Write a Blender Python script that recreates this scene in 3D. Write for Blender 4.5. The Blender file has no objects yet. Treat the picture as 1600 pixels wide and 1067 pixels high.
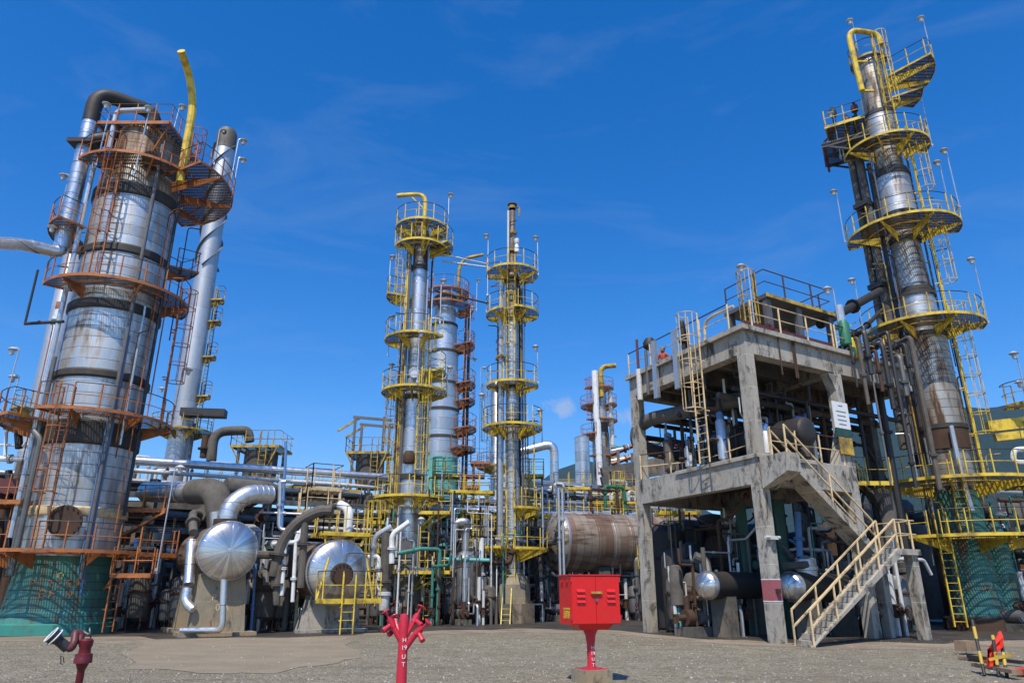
import bpy, math, random
from mathutils import Vector, Matrix
S = bpy.context.scene; C = S.collection; D = bpy.data
R = math.radians; rnd = random.Random(11)
sin, cos, pi = math.sin, math.cos, math.pi

# ------------------------------------------------------------------ camera, sky, sun
FOC = 1110.0; EYE = 1.65; TILT = math.atan(387/FOC); CT, ST = cos(TILT), sin(TILT)
cam = D.cameras.new('camera'); cam.lens = FOC/1600*36; cam.sensor_width = 36; cam.clip_end = 6000; cam.clip_start = .1
camo = D.objects.new('camera', cam); C.objects.link(camo)
camo.location = (0, 0, EYE); camo.rotation_euler = (R(90)+TILT, 0, 0); S.camera = camo
SUN_EL, SUN_AZ = R(58), R(13)          # sun behind the camera, a little to its left
sdir = Vector((-sin(SUN_AZ)*cos(SUN_EL), -cos(SUN_AZ)*cos(SUN_EL), sin(SUN_EL)))
sl = D.lights.new('sun', 'SUN'); sl.energy = 5.0; sl.angle = R(.53); sl.color = (1, .94, .83)
so = D.objects.new('sun', sl); C.objects.link(so)
so.rotation_euler = sdir.to_track_quat('Z', 'Y').to_euler()
W = D.worlds.new('World'); S.world = W; W.use_nodes = True
wt = W.node_tree; bg = wt.nodes['Background']
sky = wt.nodes.new('ShaderNodeTexSky'); sky.sky_type = 'NISHITA'; sky.sun_disc = False
sky.sun_elevation = SUN_EL; sky.sun_rotation = math.atan2(sdir.x, sdir.y)
sky.air_density = 1.0; sky.dust_density = .35; sky.ozone_density = 4.5; sky.altitude = 0
def wn(t, **k):
    n = wt.nodes.new(t)
    for a, b in k.items(): setattr(n, a, b)
    return n
tc = wn('ShaderNodeTexCoord'); mp = wn('ShaderNodeMapping'); mp.inputs['Scale'].default_value = (1.6, 2.2, 7)
mp.inputs['Rotation'].default_value = (0, R(14), R(20))
wt.links.new(tc.outputs['Generated'], mp.inputs['Vector'])
cn = wn('ShaderNodeTexNoise'); cn.inputs['Scale'].default_value = 1.7; cn.inputs['Detail'].default_value = 9; cn.inputs['Roughness'].default_value = .62
cn.inputs['Distortion'].default_value = .7
wt.links.new(mp.outputs[0], cn.inputs['Vector'])
cr = wn('ShaderNodeMapRange'); cr.inputs['From Min'].default_value = .50; cr.inputs['From Max'].default_value = .9; cr.inputs['To Max'].default_value = .15
wt.links.new(cn.outputs['Fac'], cr.inputs['Value'])
mx = wn('ShaderNodeMix', data_type='RGBA'); mx.inputs['B'].default_value = (6.5, 7.2, 8.6, 1)
hs = wn('ShaderNodeHueSaturation'); hs.inputs['Hue'].default_value = .508; hs.inputs['Saturation'].default_value = 1.37; hs.inputs['Value'].default_value = 2.25
wt.links.new(sky.outputs[0], hs.inputs['Color'])
def cloud_mask(px, py, rx, ry, prev):
    xv, yv = (px-800)/FOC, (533.5-py)/FOC; d = Vector((xv, CT-yv*ST, ST+yv*CT)).normalized()
    a = wn('ShaderNodeVectorMath', operation='SUBTRACT'); wt.links.new(tc.outputs['Generated'], a.inputs[0]); a.inputs[1].default_value = d
    b = wn('ShaderNodeVectorMath', operation='MULTIPLY'); wt.links.new(a.outputs[0], b.inputs[0]); b.inputs[1].default_value = (1/rx, 1/rx, 1/ry)
    l = wn('ShaderNodeVectorMath', operation='LENGTH'); wt.links.new(b.outputs[0], l.inputs[0])
    n = wn('ShaderNodeTexNoise'); n.inputs['Scale'].default_value = 42; n.inputs['Detail'].default_value = 8; n.inputs['Roughness'].default_value = .62; wt.links.new(tc.outputs['Generated'], n.inputs['Vector'])
    e = wn('ShaderNodeMath', operation='MULTIPLY_ADD'); wt.links.new(n.outputs['Fac'], e.inputs[0]); e.inputs[1].default_value = -2.6; e.inputs[2].default_value = 1.95
    f = wn('ShaderNodeMath', operation='ADD'); wt.links.new(l.outputs['Value'], f.inputs[0]); wt.links.new(e.outputs[0], f.inputs[1])
    g_ = wn('ShaderNodeMapRange'); g_.inputs['From Min'].default_value = 1.45; g_.inputs['From Max'].default_value = .75; g_.inputs['To Max'].default_value = .55; wt.links.new(f.outputs[0], g_.inputs['Value'])
    h = wn('ShaderNodeMath', operation='MAXIMUM'); wt.links.new(prev, h.inputs[0]); wt.links.new(g_.outputs[0], h.inputs[1]); return h.outputs[0]
mask = cloud_mask(985, 655, .022, .018, cloud_mask(880, 638, .03, .022, cr.outputs[0]))
wt.links.new(mask, mx.inputs['Factor']); wt.links.new(hs.outputs[0], mx.inputs['A'])
wt.links.new(mx.outputs['Result'], bg.inputs['Color']); bg.inputs['Strength'].default_value = .085
S.view_settings.view_transform = 'Standard'; S.view_settings.look = 'None'; S.view_settings.exposure = .03; S.view_settings.gamma = 1
S.cycles.max_bounces = 6; S.cycles.diffuse_bounces = 1; S.cycles.glossy_bounces = 3; S.cycles.transparent_max_bounces = 12
S.cycles.sample_clamp_indirect = 4

def P(px, py, Y):                       # point at depth Y seen at pixel (px, py) of the 1600x1067 photograph
    xv, yv = (px-800)/FOC, (533.5-py)/FOC; t = Y/(CT-yv*ST)
    return Vector((xv*t, Y, EYE+t*(ST+yv*CT)))
def G(px, py, z=0.0):                   # point at height z seen at that pixel
    xv, yv = (px-800)/FOC, (533.5-py)/FOC; t = (z-EYE)/(ST+yv*CT)
    return Vector((xv*t, t*(CT-yv*ST), z))
def zr(py, Y): return P(800, py, Y).z
def mpx(py, Y): return Y/(CT-(533.5-py)/FOC*ST)/FOC       # metres per pixel

# ------------------------------------------------------------------ materials
class NT:
    def __init__(s, name, **bs):
        s.m = D.materials.new(name); s.m.use_nodes = True; s.t = s.m.node_tree; s.b = s.t.nodes['Principled BSDF']
        s.tc = s.n('ShaderNodeTexCoord').outputs['Object']
        for k, v in bs.items(): s.b.inputs[k.replace('_', ' ')].default_value = v
    def n(s, t, **k):
        x = s.t.nodes.new(t)
        for a, b in k.items(): setattr(x, a, b)
        return x
    def put(s, i, v):
        if hasattr(v, 'is_output'): s.t.links.new(v, i)
        elif isinstance(v, tuple) and len(v) == 3 and i.type == 'RGBA': i.default_value = (*v, 1)
        else: i.default_value = v
    def scale(s, x, y, z, vec=None):
        q = s.n('ShaderNodeMapping'); q.inputs['Scale'].default_value = (x, y, z); s.put(q.inputs[0], vec or s.tc); return q.outputs[0]
    def noise(s, sc, det=4, ro=.55, vec=None, dist=0):
        q = s.n('ShaderNodeTexNoise'); s.put(q.inputs['Vector'], vec or s.tc)
        for k, v in (('Scale', sc), ('Detail', det), ('Roughness', ro), ('Distortion', dist)): q.inputs[k].default_value = v
        return q.outputs['Fac']
    def rng(s, v, a, b, c=0., d=1.):
        q = s.n('ShaderNodeMapRange'); s.put(q.inputs[0], v)
        for i, x in enumerate((a, b, c, d)): q.inputs[i+1].default_value = x
        return q.outputs[0]
    def mix(s, f, a, b):
        q = s.n('ShaderNodeMix', data_type='RGBA'); s.put(q.inputs['Factor'], f); s.put(q.inputs['A'], a); s.put(q.inputs['B'], b); return q.outputs['Result']
    def mul(s, c, f):
        q = s.n('ShaderNodeMix', data_type='RGBA', blend_type='MULTIPLY'); q.inputs['Factor'].default_value = 1
        s.put(q.inputs['A'], c); s.put(q.inputs['B'], f); return q.outputs['Result']
    def ma(s, op, a, b=0.):
        q = s.n('ShaderNodeMath', operation=op); s.put(q.inputs[0], a); s.put(q.inputs[1], b); return q.outputs[0]
    def xyz(s, vec=None):
        q = s.n('ShaderNodeSeparateXYZ'); s.put(q.inputs[0], vec or s.tc); return q.outputs
    def white(s, v):
        q = s.n('ShaderNodeTexWhiteNoise', noise_dimensions='1D'); s.put(q.inputs['W'], v); return q.outputs['Value']
    def bump(s, h, st=.3, d=.02):
        q = s.n('ShaderNodeBump'); q.inputs['Strength'].default_value = st; q.inputs['Distance'].default_value = d
        s.put(q.inputs['Height'], h); s.put(s.b.inputs['Normal'], q.outputs[0])
    def set(s, **k):
        for a, v in k.items(): s.put(s.b.inputs[a.replace('_', ' ')], v)
        return s.m

def paint(name, col, dirt=(.10, .06, .035), amt=.5, rough=.5, sc=2.2, metal=0.):
    t = NT(name, Roughness=rough, Metallic=metal)
    a = t.rng(t.noise(sc, 6, .65), .62-amt*.3, .86-amt*.25)
    f = t.noise(sc*7, 3)
    c = t.mix(t.rng(f, .3, .7, 0, .28), col, tuple(x*.72 for x in col))
    t.set(Base_Color=t.mix(a, c, dirt), Roughness=t.rng(f, .3, .7, rough-.08, rough+.15))
    t.bump(f, .15, .01)
    return t.m
def clad(name, base=(.68, .69, .69), band=.75, rust=.3, rough=.33, sheets=7, seam=.035, rustcol=(.16, .085, .04), metal=.95, patch=None):
    """aluminium insulation jacket: hoop seams, sheet-to-sheet tone, streaks of rust"""
    t = NT(name, Metallic=metal, Roughness=rough)
    x, y, z = t.xyz()[0], t.xyz()[1], t.xyz()[2]
    q = t.ma('DIVIDE', z, band); fr = t.ma('FRACT', q); fl = t.ma('FLOOR', q)
    an = t.ma('MULTIPLY', t.ma('ADD', t.ma('ARCTAN2', x, y), t.ma('MULTIPLY', fl, .7)), sheets/6.283)
    cell = t.ma('ADD', t.ma('MULTIPLY', fl, 13.7), t.ma('FLOOR', an))
    tone = t.ma('MULTIPLY', t.rng(t.white(cell), 0, 1, .90, 1.04), t.rng(t.white(t.ma('ADD', fl, .37)), 0, 1, .80, 1.05))
    sm = t.ma('MAXIMUM', t.ma('LESS_THAN', fr, seam), t.ma('MULTIPLY', t.ma('LESS_THAN', t.ma('FRACT', an), .012), .12))
    st = t.noise(2.2, 6, .6, t.scale(1, 1, .13)); pa = t.noise(.55, 5, .6)
    dirt = t.noise(5, 5, .7, t.scale(1.3, 1.3, .4))
    c = t.mul(base, t.mix(0., tone, tone))
    c = t.mix(t.rng(dirt, .45, .8, 0, .5), c, tuple(v*.42 for v in base))
    if patch: c = t.mul(t.mix(t.rng(t.white(t.ma('ADD', cell, 5.3)), .25, .95), base, patch), t.mix(0., tone, tone)); c = t.mix(t.rng(dirt, .42, .75, 0, .6), c, tuple(v*.35 for v in base))
    rf = t.ma('MULTIPLY', t.rng(st, .57-rust*.13, .74-rust*.15), t.rng(pa, .62-rust*.5, .80-rust*.35))
    c = t.mix(rf, c, rustcol); c = t.mix(t.ma('MULTIPLY', sm, .75), c, (.05, .045, .04))
    t.set(Base_Color=c, Metallic=t.rng(rf, 0, 1, metal, .15), Roughness=t.ma('ADD', t.rng(dirt, .3, .8, rough-.06, rough+.22), t.ma('MULTIPLY', rf, .3)))
    h = t.ma('ADD', t.ma('MULTIPLY', t.noise(1.6, 2), .8), t.ma('MULTIPLY', sm, -.35))
    t.bump(h, .35, .03)
    return t.m
def pipem(name, col, metal, rough, stain=(.09, .06, .04), amt=.4):
    t = NT(name, Metallic=metal, Roughness=rough)
    n = t.noise(1.3, 6, .65); f = t.noise(9, 3)
    a = t.rng(n, .66-amt*.35, .9-amt*.3)
    c = t.mix(t.rng(f, .3, .75, 0, .45), col, tuple(v*.6 for v in col))
    t.set(Base_Color=t.mix(a, c, stain), Metallic=t.rng(a, 0, 1, metal, metal*.2), Roughness=t.rng(n, .3, .8, rough-.08, rough+.25))
    t.bump(f, .2, .01)
    return t.m
def concrete(name, base=(.34, .32, .28), mould=.55, brown=.25):
    t = NT(name, Roughness=.9)
    n = t.noise(1.1, 8, .7); s = t.noise(2.6, 8, .72, t.scale(1, 1, .45), .6); f = t.noise(20, 4, .7); bl = t.noise(9, 7, .75, t.scale(1, 1, .6))
    c = t.mix(t.rng(n, .35, .7), tuple(v*.82 for v in base), tuple(min(1, v*1.18) for v in base))
    c = t.mix(t.rng(t.noise(.55, 4), .46, .66, 0, brown*2), c, (.34, .245, .14))
    c = t.mix(t.ma('MULTIPLY', t.rng(s, .60-mould*.12, .70-mould*.08), t.rng(n, .32, .50, 0, .95)), c, (.035, .033, .03))
    c = t.mix(t.ma('MULTIPLY', t.rng(bl, .57, .70, 0, .75), mould), c, (.04, .038, .034))
    c = t.mix(t.rng(f, .55, .8, 0, .3), c, (.13, .115, .09))
    zf = t.ma('FRACT', t.ma('DIVIDE', t.ma('ADD', t.xyz()[2], t.ma('MULTIPLY', n, .03)), 1.22)); jl = t.ma('LESS_THAN', zf, .022)
    c = t.mix(t.ma('MULTIPLY', jl, t.rng(f, .35, .6, 0, .7)), c, tuple(min(1, v*1.6) for v in base))
    dr = t.noise(9, 4, .6, t.scale(1, 1, .06)); c = t.mix(t.ma('MULTIPLY', t.rng(dr, .58, .70, 0, .6), t.rng(n, .42, .6)), c, (.04, .036, .03))
    t.set(Base_Color=c); t.bump(t.ma('ADD', t.ma('ADD', f, t.ma('MULTIPLY', jl, -.6)), t.ma('MULTIPLY', bl, .6)), .4, .02)
    return t.m
def grating():
    t = NT('bar_grating', Roughness=.6, Metallic=.3)
    x, y, z = t.xyz()[0], t.xyz()[1], t.xyz()[2]
    g = t.ma('MAXIMUM', t.ma('LESS_THAN', t.ma('FRACT', t.ma('DIVIDE', x, .085)), .38), t.ma('LESS_THAN', t.ma('FRACT', t.ma('DIVIDE', y, .26)), .2))
    c = t.mix(t.noise(2, 4), (.20, .165, .12), (.075, .055, .04))
    t.set(Base_Color=c, Alpha=t.rng(g, 0, 1, .12, 1))
    return t.m
M = {}
M['yellow'] = paint('yellow_paint', (.76, .53, .045), (.14, .08, .035), .58)
M['yellowd'] = paint('yellow_paint_worn', (.62, .40, .035), amt=.75)
M['orange'] = paint('orange_primer', (.46, .15, .035), (.11, .045, .025), .55)
M['cream'] = paint('cream_paint', (.70, .52, .28), amt=.45)
M['red'] = paint('red_paint', (.70, .012, .010), (.42, .035, .03), .35, .36)
M['hyd'] = paint('hydrant_red', (.56, .022, .045), (.25, .012, .02), .25, .35)
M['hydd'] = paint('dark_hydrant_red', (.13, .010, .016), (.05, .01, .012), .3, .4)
M['white'] = paint('white_paint', (.78, .78, .76), (.30, .26, .2), .3)
M['teal'] = clad('teal_skirt_tiles', (.065, .235, .195), .32, .62, .62, 5, .10, (.14, .08, .04), 0.)
M['tealp'] = paint('teal_paint', (.045, .25, .20), amt=.4)
M['tealb'] = paint('pale_teal_paint', (.12, .45, .42), amt=.3)
M['green'] = paint('green_paint', (.02, .17, .09), amt=.3)
M['dgreen'] = paint('dark_green_paint', (.012, .07, .05), amt=.3)
M['clad'] = clad('aluminium_jacket', (.66, .64, .60), .50, .6, .38, 7, .06, (.13, .075, .04), .8)
M['cladb'] = clad('bright_aluminium_jacket', (.72, .715, .70), .9, .22, .33, 5, .03, (.16, .085, .04), .85)
M['cladr'] = clad('rust_streaked_jacket', (.50, .45, .37), .40, .95, .40, 7, .08, (.085, .042, .02), .75)
M['cladd'] = clad('old_brown_jacket', (.40, .29, .20), .42, .95, .48, 5, .05, (.10, .055, .03), .7)
M['cladp'] = clad('patched_brown_jacket', (.44, .36, .28), .46, .8, .5, 3, .05, (.07, .04, .025), .55, (.26, .13, .075))
M['stack'] = clad('painted_stack_plate', (.62, .62, .61), 2.4, .14, .42, 3, .006, (.2, .17, .13), .7)
M['stackd'] = clad('sooty_stack_top', (.15, .135, .11), 1.2, .5, .6, 3, .01, (.1, .09, .07), .3)
M['band'] = paint('bitumen_band', (.035, .033, .03), (.075, .05, .03), .6, .6)
M['head'] = NT('vessel_head_gores', Metallic=.95, Roughness=.3).m
def gores():
    t = NT('radial_jacket_head', Metallic=.95, Roughness=.3); x, y, z = t.xyz()[0], t.xyz()[1], t.xyz()[2]
    an = t.ma('MULTIPLY', t.ma('ARCTAN2', x, y), 26/6.283); fl = t.ma('FLOOR', an)
    tone = t.rng(t.white(fl), 0, 1, .60, 1.02); c = t.mul((.76, .75, .73), t.mix(0., tone, tone))
    sm = t.ma('LESS_THAN', t.ma('FRACT', an), .07); d = t.noise(2.5, 6, .65)
    c = t.mix(t.rng(d, .5, .8, 0, .6), c, (.34, .29, .23)); c = t.mix(t.ma('MULTIPLY', sm, .6), c, (.16, .15, .14))
    t.set(Base_Color=c, Roughness=t.rng(d, .3, .8, .26, .46)); t.bump(t.ma('ADD', t.ma('MULTIPLY', sm, -.4), t.ma('MULTIPLY', t.white(fl), .6)), .3, .02)
    return t.m
M['head'] = gores()
M['alu'] = clad('pipe_jacket', (.72, .73, .74), .9, .22, .33, 2, .03)
M['galv'] = pipem('galvanised_pipe', (.60, .62, .64), .75, .38, amt=.25)
M['pale'] = pipem('pale_pipe', (.66, .65, .62), .1, .45, amt=.3)
M['steel'] = pipem('grey_steel', (.16, .16, .16), .4, .5, amt=.5)
M['blue'] = pipem('blue_cable_sheath', (.10, .22, .45), 0, .45, amt=.1)
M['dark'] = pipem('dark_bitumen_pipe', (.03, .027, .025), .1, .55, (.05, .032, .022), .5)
M['lag'] = pipem('grey_lagging', (.125, .11, .092), 0, .8, (.05, .04, .03), .55)
M['rust'] = pipem('rusty_steel', (.085, .045, .026), .2, .75, (.04, .024, .016), .5)
M['maroon'] = pipem('maroon_pipe', (.13, .035, .035), .1, .5, amt=.3)
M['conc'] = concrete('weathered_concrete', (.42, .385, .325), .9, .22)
M['conc_shade'] = concrete('shade_dark_concrete', (.11, .10, .085), .8, .3)  # darker copy of the concrete; shade of the covered members put into its colour
M['concb'] = concrete('stained_plinth', (.30, .25, .17), .4, .8)
M['grate'] = grating()
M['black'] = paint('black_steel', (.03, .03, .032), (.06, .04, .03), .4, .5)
M['orr'] = paint('orange_fabric', (.42, .07, .02), (.3, .05, .02), .2, .8)
M['skin'] = NT('skin', Base_Color=(.42, .24, .16, 1), Roughness=.6).m
M['wood'] = paint('grey_timber', (.30, .20, .12), (.12, .085, .06), .5, .85)
M['mesh'] = paint('red_plastic_net', (.75, .04, .02), (.5, .03, .02), .2, .5)
M['pinkb'] = paint('faded_red_band', (.36, .10, .11), (.3, .26, .22), .3, .8)
M['lens'] = NT('lamp_glass', Base_Color=(.75, .77, .78, 1), Roughness=.15).m

# ------------------------------------------------------------------ mesh helpers
WM = {}
def link(o, label=None, cat=None, group=None, kind=None):
    if o.name not in C.objects: C.objects.link(o)
    if label: o['label'] = label
    if cat: o['category'] = cat
    if group: o['group'] = group
    if kind: o['kind'] = kind
    return o
def thing(name, label, cat, loc=(0, 0, 0), group=None, M_=None):
    o = D.objects.new(name, None); link(o, label, cat, group, 'thing'); o.empty_display_size = .3
    m = M_ or Matrix.Translation(loc); o.matrix_basis = m; WM[o.name] = m.copy()
    return o
def frame(d):
    d = d.normalized(); u = Vector((0, 0, 1)) if abs(d.z) < .95 else Vector((0, 1, 0))
    a = d.cross(u).normalized(); return a, a.cross(d).normalized()
class MB:
    def __init__(s): s.v = []; s.f = []
    def quad8(s, p):
        i = len(s.v); s.v += [Vector(q) for q in p]
        for a in ((0, 3, 2, 1), (4, 5, 6, 7), (0, 1, 5, 4), (1, 2, 6, 5), (2, 3, 7, 6), (3, 0, 4, 7)): s.f.append(tuple(i+k for k in a))
        return s
    def box(s, c, d, rz=0):
        x, y, z = d[0]/2, d[1]/2, d[2]/2; c = Vector(c); a, b = cos(rz), sin(rz)
        q = [(-x, -y), (x, -y), (x, y), (-x, y)]
        return s.quad8([c+Vector((u*a-v*b, u*b+v*a, -z)) for u, v in q]+[c+Vector((u*a-v*b, u*b+v*a, z)) for u, v in q])
    def beam(s, p, q, w, h):
        p, q = Vector(p), Vector(q); a, b = frame(q-p); a *= w/2; b *= h/2
        return s.quad8([p-a-b, p+a-b, p+a+b, p-a+b, q-a-b, q+a-b, q+a+b, q-a+b])
    def prism(s, pts, h):                # polygon (counter-clockwise from above), extruded up by h
        n = len(pts); i = len(s.v); s.v += [Vector(p) for p in pts]+[Vector(p)+Vector((0, 0, h)) for p in pts]
        s.f.append(tuple(i+k for k in range(n-1, -1, -1))); s.f.append(tuple(i+n+k for k in range(n)))
        for k in range(n): s.f.append((i+k, i+(k+1) % n, i+n+(k+1) % n, i+n+k))
        return s
    def ringq(s, rings, closed=False, cap=True):
        n = len(rings[0]); i = len(s.v)
        for r_ in rings: s.v += r_
        m = len(rings)
        for k in range(m if closed else m-1):
            a, b = i+k*n, i+((k+1) % m)*n
            for j in range(n): s.f.append((a+j, a+(j+1) % n, b+(j+1) % n, b+j))
        if cap and not closed:
            s.f.append(tuple(i+j for j in range(n-1, -1, -1))); s.f.append(tuple(i+(m-1)*n+j for j in range(n)))
        return s
    def tube(s, p, q, r, r2=None, n=8, cap=True):
        p, q = Vector(p), Vector(q); a, b = frame(q-p); r2 = r if r2 is None else r2
        w = [a*cos(2*pi*k/n)+b*sin(2*pi*k/n) for k in range(n)]
        return s.ringq([[p+x*r for x in w], [q+x*r2 for x in w]], cap=cap)
    def path(s, pts, r, n=8, bend=0., closed=False, seg=5, straps=0.):
        pts = [Vector(p) for p in pts]
        if bend and len(pts) > 2:
            o = [pts[0]]
            for a, b, c in zip(pts, pts[1:], pts[2:]):
                l = min(bend, (a-b).length*.49, (c-b).length*.49); u = b+(a-b).normalized()*l; w = b+(c-b).normalized()*l
                o += [u.lerp(b, t).lerp(b.lerp(w, t), t) for t in [k/seg for k in range(seg+1)]]
            pts = o+[pts[-1]]
        pts = [p for k, p in enumerate(pts) if k == 0 or (p-pts[k-1]).length > 1e-5]
        m = len(pts); rings = []; A = None
        for k, p in enumerate(pts):
            d = ((pts[(k+1) % m]-pts[k-1]) if closed else (pts[min(k+1, m-1)]-pts[max(k-1, 0)])).normalized()
            if A is None: A, B = frame(d)
            else:
                A = (A-d*A.dot(d)); A = A.normalized() if A.length > 1e-6 else frame(d)[0]; B = A.cross(d)
            rings.append([p+(A*cos(2*pi*j/n)+B*sin(2*pi*j/n))*r for j in range(n)])
        s.ringq(rings, closed)
        if straps:
            acc = straps*.5
            for a, b in zip(pts, pts[1:]):
                L = (b-a).length
                while acc < L:
                    c = a+(b-a)*(acc/L); d = (b-a).normalized(); s.tube(c-d*.02, c+d*.02, r*1.045, n=n); acc += straps
                acc -= L
        return s
    def lathe(s, prof, n=32, c=(0, 0, 0), cap=True):
        c = Vector(c)
        return s.ringq([[c+Vector((r*cos(2*pi*k/n), r*sin(2*pi*k/n), z)) for k in range(n)] for r, z in prof], cap=cap)
    def arc(s, c, ri, ro, z0, z1, a0, a1, n=None):     # sector slab; angle 0 faces the camera, + to the right
        n = n or max(3, int(abs(a1-a0)/9)); c = Vector(c)
        pt = lambda r, a, z: c+Vector((r*sin(a), -r*cos(a), z))
        full = abs(a1-a0) > 359
        rings = [[pt(ri, a, z0), pt(ro, a, z0), pt(ro, a, z1), pt(ri, a, z1)] for a in [R(a0+(a1-a0)*k/n) for k in range(n if full else n+1)]]
        return s.ringq(rings, closed=full)
    def arcline(s, c, r, z, a0, a1, rad, n=6):
        c = Vector(c); k = max(3, int(abs(a1-a0)/9)); full = abs(a1-a0) > 359
        pts = [c+Vector((r*sin(R(a0+(a1-a0)*j/k)), -r*cos(R(a0+(a1-a0)*j/k)), z)) for j in range(k if full else k+1)]
        return s.path(pts, rad, n, closed=full)
    def dome(s, r, h, z0=0, n=32, m=8, up=1): return s.lathe([(max(r*cos(pi/2*k/m), .002), z0+up*h*sin(pi/2*k/m)) for k in range(m+1)], n)
    def build(s, name, mat, parent=None, M_=None, smooth=35, label=None, cat=None, group=None, kind=None, loc=None):
        mo = M_ or (WM[parent.name] if parent else Matrix.Translation(loc or (0, 0, 0)))
        inv = mo.inverted()
        vs = s.v if M_ else [inv @ p for p in s.v]
        me = D.meshes.new(name); me.from_pydata([tuple(p) for p in vs], [], s.f); me.update()
        for p in me.polygons: p.use_smooth = True
        me.set_sharp_from_angle(angle=R(smooth)); me.materials.append(M[mat] if isinstance(mat, str) else mat)
        o = D.objects.new(name, me)
        link(o, label, cat, group, kind or (None if parent else 'thing'))
        if parent: o.parent = parent; o.matrix_basis = WM[parent.name].inverted() @ mo
        else: o.matrix_basis = mo
        WM[o.name] = mo.copy(); return o
def dup(root, m, label=None, group=None):
    def cp(o, par):
        c = o.copy(); C.objects.link(c); c.parent = par
        for ch in kids.get(o.name, ()): cp(ch, c)
        return c
    kids = {}
    for o in C.objects:
        if o.parent: kids.setdefault(o.parent.name, []).append(o)
    c = cp(root, None); c.matrix_basis = m
    WM[c.name] = m.copy()
    if label: c['label'] = label
    if group: c['group'] = group
    return c
def TR(x, y, z, rz=0, s=1.): return Matrix.Translation((x, y, z)) @ Matrix.Rotation(rz, 4, 'Z') @ Matrix.Scale(s, 4)
def axisM(p, d):                       # frame whose local Z runs along d
    return Matrix.Translation(p) @ Vector(d).to_track_quat('Z', 'Y').to_matrix().to_4x4()
def text(body, size, parent, M_, mat, ext=.003, line=.9, name='lettering'):
    cu = D.curves.new(name, 'FONT'); cu.body = body; cu.size = size; cu.extrude = ext; cu.align_x = 'CENTER'; cu.align_y = 'CENTER'; cu.space_line = line
    cu.materials.append(M[mat]); o = D.objects.new(name, cu); link(o)
    dg = bpy.context.evaluated_depsgraph_get(); me = D.meshes.new_from_object(o.evaluated_get(dg)); D.objects.remove(o)
    o = D.objects.new(name, me); link(o)
    o.parent = parent; o.matrix_basis = WM[parent.name].inverted() @ M_; WM[o.name] = M_.copy(); return o
def faceM(p, n):                        # text frame at p, facing horizontal direction n
    n = Vector((n[0], n[1], 0)).normalized(); x = Vector((-n.y, n.x, 0)); z = Vector((0, 0, 1))
    m = Matrix((x, z, n)).transposed().to_4x4(); m.translation = p; return m

# ------------------------------------------------------------------ tower parts
def rail_line(MBp, MBt, pts, h=1.05, post=.025, gap=.95, closed=False):
    pts = [Vector(p) for p in pts]; seq = pts+([pts[0]] if closed else [])
    L = [0]
    for a, b in zip(seq, seq[1:]): L.append(L[-1]+(b-a).length)
    up = Vector((0, 0, 1)); k = max(1, round(L[-1]/gap))
    for i in range(k if closed else k+1):
        d = L[-1]*i/k
        for j in range(len(L)-1):
            if d <= L[j+1]+1e-6: p = seq[j].lerp(seq[j+1], (d-L[j])/max(L[j+1]-L[j], 1e-6)); break
        MBp.beam(p, p+up*h, post*1.8, post*1.8)
    MBp.path([p+up*h*.52 for p in pts], post*.72, 5, closed=closed)
    MBt.path([p+up*h for p in pts], post*.85, 6, closed=closed)
def deck_parts(root, name, deck, edge, rails, z, paintm, top, braces, label=None, h=1.05, closed=False, deckm='grate'):
    o = deck.build(name, deckm, root, label=label); edge.build('toe_plate', paintm, o)
    if rails:
        p, t = MB(), MB()
        for r_ in rails: rail_line(p, t, r_, h, closed=closed)
        p.build('railing', paintm, o); t.build('top_rail', top, o)
    for b in braces:
        b.build('bracket', paintm, o)
    return o
def plat(T, cx, cy, z, ri, ro, a0, a1, col='yellow', top='black', gaps=(), nb=None, h=1.05, label=None, tp=.13, rails=True):
    c = Vector((cx, cy, 0)); full = abs(a1-a0) > 359
    dk = MB().arc(c, ri+.03, ro-.02, z-.035, z, a0, a1)
    ed = MB().arc(c, ro-.02, ro, z-tp*.55, z+tp*.45, a0, a1)
    for k in range(1 if not full else 0, 2 if not full else 0):
        pass
    if not full:
        for a in (a0, a1):
            s_, c_ = sin(R(a)), -cos(R(a)); ed.beam(c+Vector((s_*ri, c_*ri, z-.03)), c+Vector((s_*ro, c_*ro, z-.03)), .03, tp*.8)
    ed.arcline(c, (ri+ro)/2, z-.08, a0, a1, .03, 4)
    pt = lambda a, r: c+Vector((r*sin(R(a)), -r*cos(R(a)), z))
    spans = []; s0 = a0
    for g0, g1 in sorted(gaps): spans.append((s0, g0)); s0 = g1
    spans.append((s0, a1)); rl = []
    for b0, b1 in spans:
        k = max(2, int(abs(b1-b0)/9)); L = [pt(b0+(b1-b0)*j/k, ro-.03) for j in range(k if (full and not gaps) else k+1)]
        if not full and not gaps: L = [pt(a0, ri+.35)]+L+[pt(a1, ri+.35)]
        rl.append(L)
    nb = nb if nb is not None else max(2, round(abs(a1-a0)/55)); br = []
    for k in range(nb):
        a = a0+(a1-a0)*(k+.5)/nb; p = pt(a, ri); q = pt(a, ro-.05); dz = Vector((0, 0, 1))
        m = MB(); m.beam(p-dz*.1, q-dz*.1, .06, .11)
        n_ = Vector((cos(R(a)), sin(R(a)), 0))*.02; w = min(.5, (ro-ri)*.6)
        tri = [p-dz*.16, pt(a, ro-.1)-dz*.16, p-dz*(.16+w)]
        i = len(m.v); m.v += [x-n_ for x in tri]+[x+n_ for x in tri]
        m.f += [(i, i+1, i+2), (i+5, i+4, i+3), (i, i+3, i+4, i+1), (i+1, i+4, i+5, i+2), (i+2, i+5, i+3, i)]
        br.append(m)
    return deck_parts(T, 'platform', dk, ed, rl if rails else None, z, col, top, br, label, h, full and not gaps)
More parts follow.
